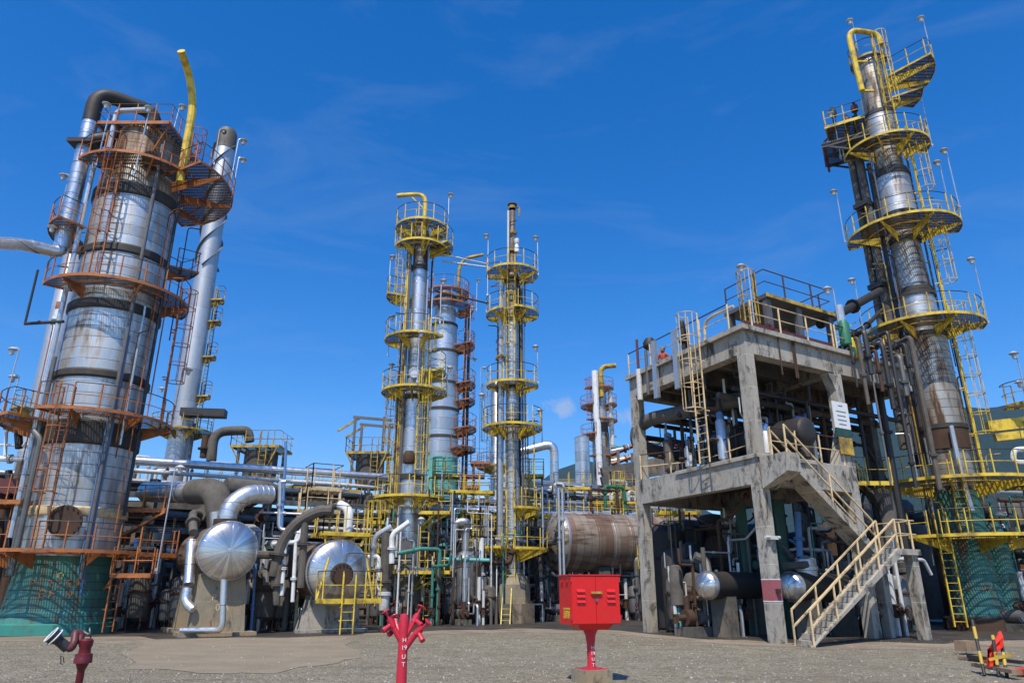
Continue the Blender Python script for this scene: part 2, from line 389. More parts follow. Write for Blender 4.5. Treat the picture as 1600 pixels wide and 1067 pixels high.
def pplat(T, pts, z, col='yellow', top='black', rails=None, posts=None, label=None, h=1.05, braces=(), tp=.17, name='platform', deckm='grate'):
    pts = [Vector((p[0], p[1], z)) for p in pts]; n = len(pts)
    dk = MB().prism([p-Vector((0, 0, .04)) for p in pts], .04); ed = MB()
    for a, b in zip(pts, pts[1:]+pts[:1]): ed.beam(a-Vector((0, 0, .02)), b-Vector((0, 0, .02)), .03, tp)
    c = sum(pts, Vector())/n
    for k in range(1, 4):
        a = pts[0].lerp(pts[1], k/4); b = pts[3 % n].lerp(pts[2], k/4); ed.beam(a-Vector((0, 0, .09)), b-Vector((0, 0, .09)), .05, .1)
    rl = None if rails == [] else [[pts[i] for i in r_] for r_ in (rails or [list(range(n))+[0]])]
    br = [MB().beam(p, q, .07, .09) for p, q in braces]
    return deck_parts(T, name, dk, ed, rl, z, col, top, br, label, h, False, deckm)
def ladder(T, p0, p1, out, col='yellow', cage=True, w=.45, name='ladder', start=2.2, cagem=None, label=None):
    p0, p1 = Vector(p0), Vector(p1); out = Vector((out[0], out[1], 0)).normalized(); side = Vector((-out.y, out.x, 0))*w/2
    m = MB(); L = (p1-p0).length; d = (p1-p0)/L
    for s in (-1, 1): m.beam(p0+side*s, p1+side*s+d*1.0, .05, .07)
    for k in range(int(L/.3)): q = p0+d*(.2+k*.3); m.tube(q-side, q+side, .014, n=5)
    for k in range(1, max(2, int(L/2.2))+1):
        q = p0+d*(L*k/(max(2, int(L/2.2))+.5))
        for s in (-1, 1): m.beam(q+side*s, q+side*s-out*.22, .05, .05)
    o = m.build(name, col, T, label=label)
    if cage and L > start+.6:
        g = MB(); r = .36; z0 = start; n = max(2, round((L+1-z0)/.95))
        cpts = []
        for k in range(n+1):
            q = p0+d*(z0+(L+.95-z0)*k/n); arc = []
            for j in range(11):
                a = -pi*.62+pi*1.24*j/10; arc.append(q+out*(.36+r*cos(a)-.0)+side*2/w*r*sin(a))
            arc = [q+side]+arc[::-1]+[q-side] if (arc[0]-(q+side)).length > (arc[-1]-(q+side)).length else [q+side]+arc+[q-side]
            g.path(arc, .022, 5); cpts.append(arc)
        for j in (2, 4, 6, 8, 10): g.path([a[j] for a in cpts], .017, 4)
        g.build('cage', cagem or col, o)
    return o
def lamp(T, p, h, lean=(0, 0), head=(.35, 0), mat='galv', style='cup', name='lamp_pole'):
    p = Vector(p); q = p+Vector((lean[0], lean[1], h)); hd = Vector((head[0], head[1], 0)); e = q+hd
    m = MB(); m.path([p, q-Vector((0, 0, .02)), q+Vector((hd.x*.5, hd.y*.5, .05)), e], .03, 6, .08)
    m.beam(p+Vector((0, 0, .1)), p+Vector((0, 0, .22)), .1, .1)
    o = m.build(name, mat, T) if T else m.build(name, mat, None, loc=p)
    g = MB(); z = Vector((0, 0, 1))
    g.lathe([(.03, .06), (.09, .03), (.2, -.04), (.19, -.07), (.09, -.09), (.10, -.22), (.06, -.3)], 12, e)
    g.build('lamp_head', 'pale' if style == 'cup' else 'steel', o)
    return o
def ppipe(T, pts, r, mat='galv', name='pipe', n=10, bend=None, straps=0., label=None):
    return MB().path(pts, r, n, r*2.2 if bend is None else bend, straps=straps).build(name, mat, T, label=label)
def manway(T, p, d, r=.35, mat='rust'):
    p, d = Vector(p), Vector((d[0], d[1], 0)).normalized(); m = MB(); m.tube(p-d*.25, p, r*.8, n=20); m.tube(p, p+d*.05, r, n=24); m.tube(p+d*.06, p+d*.12, r, n=24)
    a, b = frame(d)
    for k in range(16): q = p+(a*cos(k*pi/8)+b*sin(k*pi/8))*r*.88; m.tube(q+d*.1, q+d*.18, .03, n=6)
    return m.build('manway', mat, T)
def shell(T, cx, cy, secs, name='shell'):   # secs: (z0, r0, z1, r1, material)
    for z0, r0, z1, r1, mat in secs:
        MB().lathe([(r0, z0), (r1, z1)], 40, (cx, cy, 0)).build('insulation_ring' if mat == 'band' else name, mat, T)
def davit(T, pts, r, mat='yellow', name='davit'): return ppipe(T, pts, r, mat, name, 10, r*5)
# ------------------------------------------------------------------ ground and hills
def ground():
    t = NT('gravel', Roughness=.95)
    v = t.n('ShaderNodeTexVoronoi', feature='F1'); t.put(v.inputs['Vector'], t.tc); v.inputs['Scale'].default_value = 24
    v2 = t.n('ShaderNodeTexVoronoi', feature='F1'); t.put(v2.inputs['Vector'], t.tc); v2.inputs['Scale'].default_value = 9
    cell = t.xyz(v.outputs['Color'])[0]; cell2 = t.xyz(v2.outputs['Color'])[0]
    big = t.noise(.22, 5, .6); mid = t.noise(1.4, 6, .7)
    c = t.mix(cell, (.135, .112, .072), (.41, .35, .232))
    c = t.mix(t.ma('MULTIPLY', t.ma('GREATER_THAN', cell2, .72), .4), c, (.40, .35, .26))
    c = t.mix(t.rng(mid, .45, .75, 0, .6), c, (.115, .09, .06))
    rut = t.noise(.9, 5, .65, t.scale(.12, 1, 1)); c = t.mix(t.rng(rut, .55, .72, 0, .4), c, (.10, .085, .06)); c = t.mix(t.rng(t.noise(.5, 6, .7, None, 1.2), .60, .74, 0, .4), c, (.075, .065, .05))
    c = t.mix(t.rng(big, .48, .70, 0, .6), c, (.20, .155, .10))
    t.set(Base_Color=c)
    t.bump(t.ma('ADD', t.ma('MULTIPLY', v.outputs['Distance'], -1.2), t.ma('MULTIPLY', mid, .5)), .9, .05)
    m = MB(); xs = [-3000, -400, -60, -24, 24, 60, 400, 3000]; ys = [-400, -20, 4, 30, 60, 200, 4000]
    for y in ys:
        for x in xs: m.v.append(Vector((x, y, 0)))
    k = len(xs)
    for j in range(len(ys)-1):
        for i in range(k-1): m.f.append((j*k+i, j*k+i+1, (j+1)*k+i+1, (j+1)*k+i))
    m.build('ground', t.m, kind='structure', label='grey gravel yard in front of the refinery')
    # concrete apron under the plant: an irregular slab edge in front of the units
    t = NT('oily_concrete', Roughness=.85)
    n = t.noise(.5, 7, .68); f = t.noise(7, 6, .7)
    c = t.mix(t.rng(n, .35, .7), (.17, .13, .085), (.34, .27, .185)); c = t.mix(t.rng(f, .5, .8, 0, .55), c, (.10, .08, .06))
    t.set(Base_Color=c); t.bump(f, .3, .02)
    edge = [(-70, 24.0), (-19, 25.6), (-15.2, 26.2), (-12.6, 24.6), (-6.0, 26.2), (-5.8, 28.2), (0, 31.5), (4, 30.2), (7, 24.6), (9, 22.4), (14, 22.6), (22, 26), (70, 27)]
    e2 = []
    for a, b in zip(edge, edge[1:]):
        for k in range(6): q = Vector(a).lerp(Vector(b), k/6); e2.append((q.x+rnd.uniform(-.12, .12), q.y+rnd.uniform(-.14, .14)))
    pts = [(*p, .004) for p in e2]+[(70, 27, .004), (70, 100, .004), (-70, 100, .004)]
    m = MB(); m.v = [Vector(p) for p in pts]; m.f = [tuple(range(len(pts)))]
    m.build('apron', t.m, kind='structure', label='stained concrete apron under the process units')
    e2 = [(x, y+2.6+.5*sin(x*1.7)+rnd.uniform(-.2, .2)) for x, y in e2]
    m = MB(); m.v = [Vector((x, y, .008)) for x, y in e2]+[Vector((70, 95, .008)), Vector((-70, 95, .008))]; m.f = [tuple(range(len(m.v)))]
    t = NT('shade_dark_floor', Roughness=.6); n = t.noise(.7, 7, .7)  # dark sheet over the apron; shade among the units put into its colour
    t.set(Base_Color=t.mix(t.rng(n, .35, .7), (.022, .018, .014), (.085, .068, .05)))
    m.build('floor', t.m, kind='structure', label='concrete floor painted dark as shade among the process units')
    t = NT('packed_earth', Roughness=.95); n = t.noise(.8, 6, .7, t.scale(.8, 1.15, 1)); f = t.noise(14, 5, .7)
    c = t.mix(t.rng(n, .3, .75), (.20, .158, .10), (.30, .24, .16)); c = t.mix(t.rng(f, .5, .8, 0, .4), c, (.09, .075, .055)); t.set(Base_Color=c); t.bump(f, .3, .02)
    q = [G(212, 1000), G(200, 1046), G(420, 1052), G(560, 1028), G(545, 1000), G(420, 996)]
    pts = []
    for a, b in zip(q, q[1:]+q[:1]):
        for k in range(7): w = a.lerp(b, k/7); pts.append(Vector((w.x+rnd.uniform(-.16, .16), w.y+.35*sin(k*1.1)+rnd.uniform(-.08, .08), .008)))
    m = MB(); m.v = pts[::-1] ; m.f = [tuple(range(len(pts)))]
    m.build('path', t.m, kind='structure', label='strip of packed brown earth crossing the gravel')
ground()
def pebbles():
    m = MB()
    for k in range(5200):
        y = 10.5+18*rnd.random()**1.5; x = rnd.uniform(-.78, .78)*y
        r = rnd.uniform(.008, .028)*(1.5 if rnd.random() < .06 else 1); a = rnd.random()*6.28; i = len(m.v)
        for j in range(4): b = a+j*pi/2; m.v.append(Vector((x+r*cos(b)*rnd.uniform(.7, 1.3), y+r*sin(b)*rnd.uniform(.7, 1.3), 0.0)))
        m.v.append(Vector((x+r*rnd.uniform(-.3, .3), y+r*rnd.uniform(-.3, .3), r*rnd.uniform(.7, 1.1))))
        m.f += [(i, i+1, i+4), (i+1, i+2, i+4), (i+2, i+3, i+4), (i+3, i, i+4)]
    t = NT('pebble', Roughness=.9); c = t.n('ShaderNodeNewGeometry').outputs['Random Per Island']
    t.set(Base_Color=t.mix(c, (.10, .09, .075), (.42, .40, .36)))
    m.build('gravel', t.m, kind='stuff', smooth=10, label='loose grey stones scattered over the yard')
pebbles()
def hill(name, pxs, Y, label, seed, depth=900):
    """ridge through the given skyline pixels, its slopes falling to the plain both ways"""
    t = NT('forest_'+name, Roughness=1); n = t.noise(.02, 8, .75); f = t.noise(.09, 6, .8)
    t.set(Base_Color=t.mix(t.rng(f, .35, .7), t.mix(t.rng(n, .4, .65), (.006, .022, .016), (.014, .036, .022)), (.024, .05, .026)))
    t.bump(f, 1., 9)
    m = MB(); rg = random.Random(seed); nx, ny = 90, 16; ks = [P(px, py, Y) for px, py in pxs]
    for j in range(ny+1):
        s = j/ny*2-1
        for i in range(nx+1):
            x = ks[0].x+(ks[-1].x-ks[0].x)*i/nx
            for a, b in zip(ks, ks[1:]):
                if x <= b.x+1e-3: h = a.z+(b.z-a.z)*(x-a.x)/(b.x-a.x); break
            h += 5*sin(x*.021+seed)+4*sin(x*.05)+rg.uniform(-4, 4)
            y = Y+s*depth+70*sin(x*.009+j)*(1-abs(s)); f_ = max(0, 1-abs(s)); m.v.append(Vector((x, y, -3+max(0, h)*f_**.8+rg.uniform(-3, 3)*f_*(1-f_)*4)))
    for j in range(ny):
        for i in range(nx): a = j*(nx+1)+i; m.f.append((a, a+1, a+nx+2, a+nx+1))
    m.build('hills', t.m, kind='structure', label=label, smooth=180)
hill('far', [(-300, 905), (500, 850), (700, 790), (820, 752), (868, 735), (905, 724), (950, 730), (1060, 770), (1200, 860), (1250, 905)], 2600, 'low blue hill far beyond the pipe racks', 3)
hill('near', [(1050, 905), (1230, 735), (1330, 672), (1400, 655), (1440, 648), (1520, 632), (1600, 624), (1800, 610), (2200, 650)], 1900, 'long forested hill behind the right tower', 5, 750)

# ------------------------------------------------------------------ towers
def pol(cx, cy, a, r, z): return Vector((cx+r*sin(R(a)), cy-r*cos(R(a)), z))
def left_tower():
    cx, cy, r = -18.45, 30.8, 1.87; Yf = 29.15; z = lambda row: zr(row, Yf)
    T = thing('distillation_tower', 'broad silver column with orange platforms on a green skirt', 'tower', (cx, cy, 0))
    pt = lambda a, q, zz: pol(cx, cy, a, q, zz)
    MB().lathe([(2.25, 0), (2.25, .38), (2.18, .42)], 12, (cx, cy, 0)).build('plinth', 'tealp', T, smooth=20)
    MB().lathe([(2.05, .42), (2.02, z(958)), (1.95, z(955)), (1.80, z(905)), (1.76, z(866))], 48, (cx, cy, 0)).build('skirt', 'teal', T)
    zz = [868, 803, 790, 693, 655, 589, 575, 482, 466, 394, 380, 304, 286, 236, 196]; Zs = [z(q) for q in zz]
    S_ = 'clad band clad band clad band clad band clad band clad band cladr cladd'.split()
    rr = [r, r+.05, r-.02, r+.09, r-.02, r+.09, r-.02, r+.08, r-.02, r+.06, r-.02, r+.07, r-.06, 1.5]
    for k, mt in enumerate(S_):
        a, b = Zs[k], Zs[k+1]
        if mt == 'band':
            MB().lathe([(rr[k]-.06, a), (rr[k], a+.08), (rr[k], b-.1), (r-.02, b)], 40, (cx, cy, 0)).build('insulation_ring', 'band', T)
        else: shell(T, cx, cy, [(a, rr[k], b, rr[k] if k < 12 else (1.62 if k == 12 else 1.5), mt)])
    MB().lathe([(r+.07, z(805)), (r+.10, z(803)), (r+.10, z(792)), (r+.05, z(790))], 40, (cx, cy, 0)).build('insulation_ring', 'cream', T)
    zt = Zs[-1]; MB().lathe([(1.5*cos(k*pi/16), zt+.75*sin(k*pi/16)) for k in range(8)]+[(.02, zt+.75)], 32, (cx, cy, 0)).build('top_head', 'cladd', T)
    for a, row, q in ((22, 815, .62), (38, 245, .42)): manway(T, pt(a, r+.22 if row > 300 else 1.75, z(row)), (sin(R(a)), -cos(R(a))), q)
    # platforms from the bottom up
    p1 = z(862); plat(T, cx, cy, p1, r, 3.5, -85, 75, 'orange', gaps=((-6, 12),))
    pplat(T, [pt(75, 1.9, 0), pt(75, 3.5, 0), pt(97, 4.3, 0), pt(112, 4.0, 0), pt(118, 2.0, 0)], p1-.03, 'orange', rails=[[1, 2, 3, 4]])
    a, b, c, d = P(172, 898, 29.3), P(236, 893, 29.3), P(242, 893, 30.6), P(178, 898, 30.6); zl = a.z
    pplat(T, [a, b, c, d], zl, 'orange', rails=[[0, 1, 2, 3]], braces=[(d-Vector((0, 0, .1)), Vector((d.x-.6, d.y, zl-1.0)))])
    a, b, c, d = P(188, 800, 31.5), P(258, 796, 31.5), P(264, 792, 33), P(194, 796, 33)
    pplat(T, [a, b, c, d], b.z, 'orange', rails=[[0, 1, 2, 3]], braces=[(b-Vector((0, 0, .1)), Vector((a.x, a.y, b.z-1.2))), (c-Vector((0, 0, .1)), Vector((d.x, d.y, b.z-1.2)))])
    p2 = z(648); plat(T, cx, cy, p2, r, 3.15, -12, 140, 'orange', gaps=((4, 14),)); plat(T, cx, cy, p2-.25, r, 3.6, -98, -26, 'orange', nb=2)
    p3 = z(448); plat(T, cx, cy, p3, r, 3.05, -48, 140, 'orange', gaps=((0, 10),))
    p4 = zr(352, 28.8); plat(T, cx, cy, p4, r+.2, 3.35, -104, -30, 'orange', nb=2)
    p5 = z(258); plat(T, cx, cy, p5, 1.65, 2.9, -40, 62, 'orange', gaps=((-6, 6),), nb=2); plat(T, cx, cy, p5-.02, 1.7, 4.3, 62, 178, 'orange', nb=3)
    p6 = zr(188, 29.0); s = 1.75
    pplat(T, [(cx-s, cy-s+.1), (cx+s, cy-s+.1), (cx+s, cy+s), (cx-s, cy+s)], p6, 'orange', rails=[[0, 1, 2, 3, 0]], braces=[((cx-s, cy-s+.2, p6-.1), (cx-.9, cy-1.1, p6-1.3)), ((cx+s, cy-s+.2, p6-.1), (cx+.9, cy-1.1, p6-1.3))])
    p7 = zr(408, 31.5); plat(T, cx, cy, p7, r, 3.3, 128, 160, 'orange', nb=1)
    o = lambda a: (sin(R(a)), -cos(R(a)))
    ladder(T, pt(4, r+.55, p1), pt(4, r+.55, p2), o(4), 'orange'); ladder(T, pt(112, r+.75, p2), pt(112, r+.75, p3), o(112), 'orange')
    ladder(T, pt(1, r+.4, p3), pt(1, r+.4, p5), o(1), 'orange'); ladder(T, pt(100, 1.95, p5), pt(100, 1.95, p6), o(100), 'orange', start=1.6)
    ladder(T, pt(68, 3.0, .1), pt(68, 3.0, p1-.9), o(68), 'orange', cage=False)
    # pipes down the shell
    va = pt(-52, r+.78, 0); zt6 = zr(150, 29.2)
    ppipe(T, [(cx, cy, zt+.6), (cx, cy, zt6+.2), (va.x, va.y, zt6+.2), (va.x, va.y, zt6-1.6)], .37, 'dark', 'overhead_pipe', 16, .95)
    ppipe(T, [(va.x, va.y, zt6-1.5), (va.x, va.y, zr(392, 29.4))], .35, 'alu', 'overhead_pipe', 16, straps=.55)
    MB().tube((va.x-.1, va.y, zr(222, 29.2)), (va.x+1.0, va.y+.6, zr(205, 29.2)), .34, n=14).build('nozzle', 'dark', T)
    MB().box((va.x, va.y, zr(228, 29.2)), (1.15, 1.05, .22)).build('pipe_clamp', 'black', T)
    f = pt(46, r+.36, 0); ppipe(T, [(f.x, f.y, z(905)), (f.x, f.y, z(225))], .085, 'steel'); f = pt(50, r+.2, 0); ppipe(T, [(f.x, f.y, z(930)), (f.x, f.y, z(520))], .05, 'blue', 'cable_conduit')
    f = pt(44, r+.2, 0); ppipe(T, [(f.x, f.y, z(895)), (f.x, f.y, z(640))], .028, 'blue', 'cable_conduit')
    f = pt(-18, r+.45, 0); ppipe(T, [(f.x, f.y, z(900)), (f.x, f.y, z(690)), (f.x-.5, f.y+.1, z(675))], .11, 'steel'); f = pt(-30, r+.3, 0); ppipe(T, [(f.x, f.y, z(900)), (f.x, f.y, z(560))], .07, 'steel')
    f = pt(-38, r+.35, 0); ppipe(T, [(f.x, f.y, z(840)), (f.x, f.y, z(240))], .11, 'galv', straps=1.2); f = pt(84, r+.3, 0); ppipe(T, [(f.x, f.y, z(800)), (f.x, f.y, z(270))], .07, 'black')
    f = pt(62, r+.25, 0); ppipe(T, [(f.x, f.y, z(690)), (f.x, f.y, z(470))], .05, 'galv'); f = pt(-64, r+1.5, 0); ppipe(T, [(f.x, f.y, p3-1.7), (f.x, f.y, p3+.9)], .05, 'black'); ppipe(T, [(f.x, f.y, p3-1.7), pt(-30, r+.3, p3-1.75)], .07, 'black')
    ppipe(T, [(cx-1.0, cy-1.5, p6-1.4), (cx-1.0, cy-1.5, p6+.75), (cx+.5, cy-1.6, p6+.75)], .13, 'galv')
    # yellow davit post on the upper platform
    q = pt(66, 2.75, p5); d1 = P(300, 165, q.y); d2 = P(296, 118, q.y-.3); d3 = P(283, 80, q.y-1.4)
    davit(T, [q-Vector((0, 0, .6)), (q.x, q.y, d1.z), (d2.x, d2.y, d2.z), d3], .19)
    for a, q, zz_, h in ((-20, 2.5, p5-.6, 3.4), (24, 2.85, p5-1.2, 3.6), (60, 1.9, p6, 1.4), (98, 4.2, p5, 3.0), (128, 4.3, p5, 3.3), (-72, 3.2, p4+.05, 3.2), (-50, 3.0, p3, 2.8), (-72, 3.55, p2, 3.1), (-80, 3.5, p2, 2.0), (118, 3.1, p2, 3.0), (80, 4.2, p1-.8, 4.3)):
        f = pt(a, q, zz_); lamp(T, f, h, (.1, 0), (.25*sin(R(a)), -.25*cos(R(a))))
    # stencilled number on the skirt
    for body, sz, row, mt in (('P.2250I', .42, 912, 'orange'), ('DE.A', .42, 928, 'orange'), ('O', .3, 899, 'yellow')):
        a = 27; rad = 1.82 if row < 905 else (1.86 if row < 920 else 1.92)
        w = len(body)
        for k, ch in enumerate(body):
            b = a+(k-(w-1)/2)*sz*.72/rad*57.3
            text(ch, sz, T, faceM(pt(b, rad+.03, zr(row, 29)), (sin(R(b)), -cos(R(b)))), mt)
    return T
LT = left_tower()
def conduits(T, cx, cy, r, spans, n, seed, mats=('steel', 'dark', 'galv', 'rust', 'yellowd')):
    rg = random.Random(seed)
    for k in range(n):
        a = rg.choice((-1, 1))*rg.uniform(48, 140); q = r+rg.uniform(.1, .5); z0, z1 = sorted(rg.sample(spans, 2)); f = pol(cx, cy, a, q, 0); j = rg.uniform(.3, .9); e = pol(cx, cy, a, q+.6, 0)
        ppipe(T, [(f.x, f.y, z0+j), (f.x, f.y, z1+j), (e.x, e.y, z1+j)], rg.uniform(.018, .045), rg.choice(mats), 'conduit', 6, .2)
conduits(LT, -18.45, 30.8, 1.95, [3, 6.5, 9, 12, 15, 18, 21], 14, 3, ('steel', 'dark', 'orange', 'rust', 'dark'))
def yellow_tower_one():
    cy = 39.0; cx = (P(648, 599, cy).x+P(640, 770, cy).x)/2; z = lambda row: zr(row, cy-.5); T = thing('process_column', 'slim silver column with yellow ring platforms and a curved yellow davit on top', 'tower', (cx, cy, 0))
    pt = lambda a, q, zz: pol(cx, cy, a, q, zz); ze = lambda row, ro: zr(row, cy-ro)
    MB().lathe([(1.0, 0), (1.0, .5), (.8, .55)], 10, (cx, cy, 0)).build('plinth', 'conc_shade', T, smooth=20)
    MB().lathe([(.8, .5), (.72, z(900))], 32, (cx, cy, 0)).build('skirt', 'concb', T)
    shell(T, cx, cy, [(z(900), .70, z(745), .64, 'cladb'), (z(745), .64, z(620), .57, 'cladb'), (z(620), .47, z(520), .47, 'clad'), (z(520), .45, z(410), .44, 'cladb'), (z(410), .44, z(345), .42, 'cladr')])
    for row, q in ((622, .60), (525, .5), (418, .52), (748, .72)): shell(T, cx, cy, [(z(row), q, z(row)+.28, q, 'band')])
    zt = z(345); MB().lathe([(.42, zt), (.36, zt+.2), (.02, zt+.34)], 24, (cx, cy, 0)).build('top_head', 'cladr', T)
    zp = {}
    for key, row, ro, a0, a1, gaps in (('a', 339, 1.62, 0, 360, ()), ('b', 371, 1.62, -70, 120, ((-14, 8),)), ('d', 516, 1.85, -125, 62, ((28, 42),)), ('e', 600, 1.85, -130, 130, ((20, 34),)), ('f', 772, 1.9, -150, 110, ((38, 52),))):
        zp[key] = ze(row, ro); plat(T, cx, cy, zp[key], .6, ro, a0, a1, 'yellow', gaps=gaps)
    plat(T, cx, cy, ze(358, 1.8)-.3, .55, 1.95, 60, 120, 'yellow', nb=2)
    plat(T, cx, cy, ze(446, 1.8), .5, 1.9, -118, -62, 'yellow', nb=2); plat(T, cx, cy, ze(568, 1.8), .55, 1.75, 58, 120, 'yellow', nb=2)
    g = ze(893, 1.5); pplat(T, [(cx-1.1, cy-1.5), (cx+2.4, cy-1.5), (cx+2.4, cy+1.2), (cx-1.1, cy+1.2)], g, 'yellow', rails=[[3, 0, 1, 2]], braces=[((cx-1, cy-1.4, g-.1), (cx-.3, cy-.6, g-.9)), ((cx+1.2, cy-1.4, g-.1), (cx+.4, cy-.6, g-.9)), ((cx+2.2, cy-1.4, g-.1), (cx+.5, cy-.5, g-.9))])
    h = ze(800, 1.2); pplat(T, [(cx+.7, cy-1.3), (cx+2.3, cy-1.3), (cx+2.3, cy+.6), (cx+.7, cy+.6)], h, 'yellow', rails=[[0, 1, 2, 3]], braces=[((cx+1.5, cy-1.2, h-.1), (cx+.5, cy-.4, h-1)), ((cx+2.2, cy-1.2, h-.1), (cx+.5, cy-.4, h-1))])
    o = lambda a: (sin(R(a)), -cos(R(a)))
    ladder(T, pt(70, 1.35, .2), pt(70, 1.35, g), o(0), 'yellow', cage=False)
    ladder(T, pt(50, 1.3, g), pt(50, 1.3, h), o(20), 'yellow', cage=False); ladder(T, pt(35, .95, h), pt(35, .95, zp['e']), o(35), 'yellow')
    ladder(T, pt(46, .9, zp['e']), pt(46, .9, zp['d']), o(46), 'yellow'); ladder(T, pt(-70, .85, zp['f']), pt(-70, .85, zp['e']), o(-70), 'yellowd', start=3)
    ladder(T, pt(-72, .75, zp['d']), pt(-72, .75, zp['b']), o(-72), 'yellow'); ladder(T, pt(-4, .75, zp['b']), pt(-4, .75, zp['a']), o(-4), 'yellow', cage=False)
    for a, q, r0, r1, rad, mt in ((-60, .75, 890, 430, .1, 'yellowd'), (-48, .7, 770, 380, .08, 'steel'), (96, .8, 780, 520, .09, 'galv'), (110, .75, 780, 400, .07, 'dark'), (-95, .9, 880, 500, .06, 'steel'), (60, .62, 590, 360, .05, 'galv')):
        f = pt(a, q, 0); ppipe(T, [(f.x, f.y, z(r0)), (f.x, f.y, z(r1))], rad, mt, n=8)
    MB().lathe([(.3, z(725)), (.33, z(722)), (.33, z(712)), (.2, z(706))], 16, pt(0, .8, 0)*1.0-Vector((0, 0, 0))).build('nozzle', 'rust', T)
    manway(T, pt(5, .95, z(853)), o(5), .42, 'steel'); manway(T, pt(4, .72, z(585)), o(4), .3, 'galv')
    # curved davit pipe on top
    za = zp['a']; q = pt(8, .9, 0); q.x = P(664, 330, cy-.9).x
    zq = zr(303, cy-.9); davit(T, [(q.x, q.y, za-1.9), (q.x, q.y, zq), (q.x-1.55, q.y, zq-.1), (q.x-1.75, q.y, zq-.15)], .13)
    MB().beam((q.x, q.y, zq-1.1), (q.x-.9, q.y, zq-.15), .06, .06).build('davit_brace', 'yellow', T)
    for a, q, zz_, hh in ((90, 1.6, za, 2.5), (-95, 1.85, ze(446, 1.8)-.1, 2.9), (-110, 1.85, zp['d']-.8, 2.6), (-118, 1.85, zp['e']-.6, 2.6), (12, 1.85, zp['e'], 3.0), (60, 1.62, zp['d']+.7, 2.8), (98, 1.85, zp['e']-.2, 1.8), (25, 1.85, g-.2, 2.8)):
        f = pt(a, q, zz_); lamp(T, f, hh, (0, 0), (.12, -.05))
    return T
MT1 = yellow_tower_one(); conduits(MT1, MT1.location.x, 39.0, .55, [1, 4, 7, 10, 13, 16, 19, 21], 18, 4)
def yellow_tower_two():
    cy = 40.0; cx = P(800.5, 657, cy).x; z = lambda row: zr(row, cy-.4); T = thing('process_column', 'slim grey column with yellow ring platforms and a narrow bare top pipe', 'tower', (cx, cy, 0))
    pt = lambda a, q, zz: pol(cx, cy, a, q, zz); ze = lambda row, ro: zr(row, cy-ro); o = lambda a: (sin(R(a)), -cos(R(a)))
    MB().prism([(cx+1.25*cos(k*pi/4+pi/8), cy+1.25*sin(k*pi/4+pi/8), 0) for k in range(8)], .95).build('plinth', 'conc_shade', T)
    MB().lathe([(.95, .95), (.95, 1.9), (.72, 2.3), (.52, 2.5)], 8, (cx, cy, 0)).build('skirt', 'concb', T, smooth=15)
    shell(T, cx, cy, [(2.4, .44, z(745), .42, 'cladb'), (z(745), .40, z(660), .36, 'clad'), (z(660), .38, z(605), .38, 'clad'), (z(605), .4, z(500), .38, 'cladb'), (z(500), .40, z(425), .38, 'cladr'), (z(425), .25, z(360), .22, 'cladr'), (z(360), .18, z(325), .18, 'cladd')])
    for row, q in ((660, .45), (606, .46), (500, .45), (436, .5), (390, .34), (362, .28), (322, .24)): shell(T, cx, cy, [(z(row), q, z(row)+.22, q, 'band' if row > 400 else 'yellowd')])
    zt = z(322); MB().lathe([(.2, zt), (.16, zt+.25), (.3, zt+.27), (.3, zt+.33), (.02, zt+.36)], 16, (cx, cy, 0)).build('top_head', 'rust', T)
    MB().path([(cx+.1, cy, zt+.1), (cx+.45, cy, zt+.15), (cx+.45, cy, zt-.5)], .06, 6, .15).build('vent_pipe', 'yellowd', T)
    zp = {}
    for key, row, ro, a0, a1, gaps in (('A', 411, 1.62, -115, 200, ()), ('B', 476, 1.6, 5, 128, ()), ('C', 592, 1.52, -110, 110, ()), ('D', 659, 1.72, -130, 130, ((30, 42),)), ('E', 791, 1.6, 8, 105, ()), ('F', 855, 1.95, 5, 95, ())):
        zp[key] = ze(row, ro); plat(T, cx, cy, zp[key], .45, ro, a0, a1, 'yellow', gaps=gaps)
    plat(T, cx, cy, zp['B']-.05, .45, 1.6, -128, -22, 'yellow', nb=2); plat(T, cx, cy, zp['F']+.05, .45, 1.95, -95, -18, 'yellow', nb=2)
    plat(T, cx, cy, ze(552, 1)-.0, .45, 1.0, -100, -40, 'yellowd', nb=1)
    for a0, z0, z1, col in ((-8, .95, zp['F'], 'yellow'), (-6, zp['F'], zp['E'], 'yellow'), (-12, zp['E'], zp['D'], 'yellowd'), (-8, zp['C'], zp['B'], 'yellow'), (-5, zp['B'], zp['A'], 'yellow')):
        ladder(T, pt(a0, .75, z0), pt(a0, .75, z1), o(a0), col, cage=(z1-z0) > 3.2 and col != 'yellowd')
    ladder(T, (cx-.35, cy-1.75, 0), (cx-.3, cy-1.25, 1.0), o(0), 'yellow', cage=False)
    for a, q, r0, r1, rad, mt in ((-70, .7, 870, 440, .17, 'galv'), (-95, .75, 700, 480, .1, 'pale'), (75, .6, 850, 450, .06, 'steel'), (95, .75, 790, 610, .05, 'yellowd'), (140, .6, 760, 430, .12, 'dark'), (-30, .5, 420, 330, .07, 'pale'), (60, 1.4, 790, 680, .04, 'yellow')):
        f = pt(a, q, 0); ppipe(T, [(f.x, f.y, z(r0)), (f.x, f.y, z(r1))], rad, mt, n=8)
    m = MB(); tt = [(cx+.28*cos(k*.55), cy+.28*sin(k*.55), z(400)+(z(330)-z(400))*k/40) for k in range(41)]; m.path(tt, .03, 5); m.build('tracing_coil', 'black', T)
    MB().lathe([(.14, z(398)), (.16, z(392)), (.1, z(386)), (.16, z(384)), (.16, z(378))], 12, pt(20, .8, 0)).build('relief_valve', 'white', T)
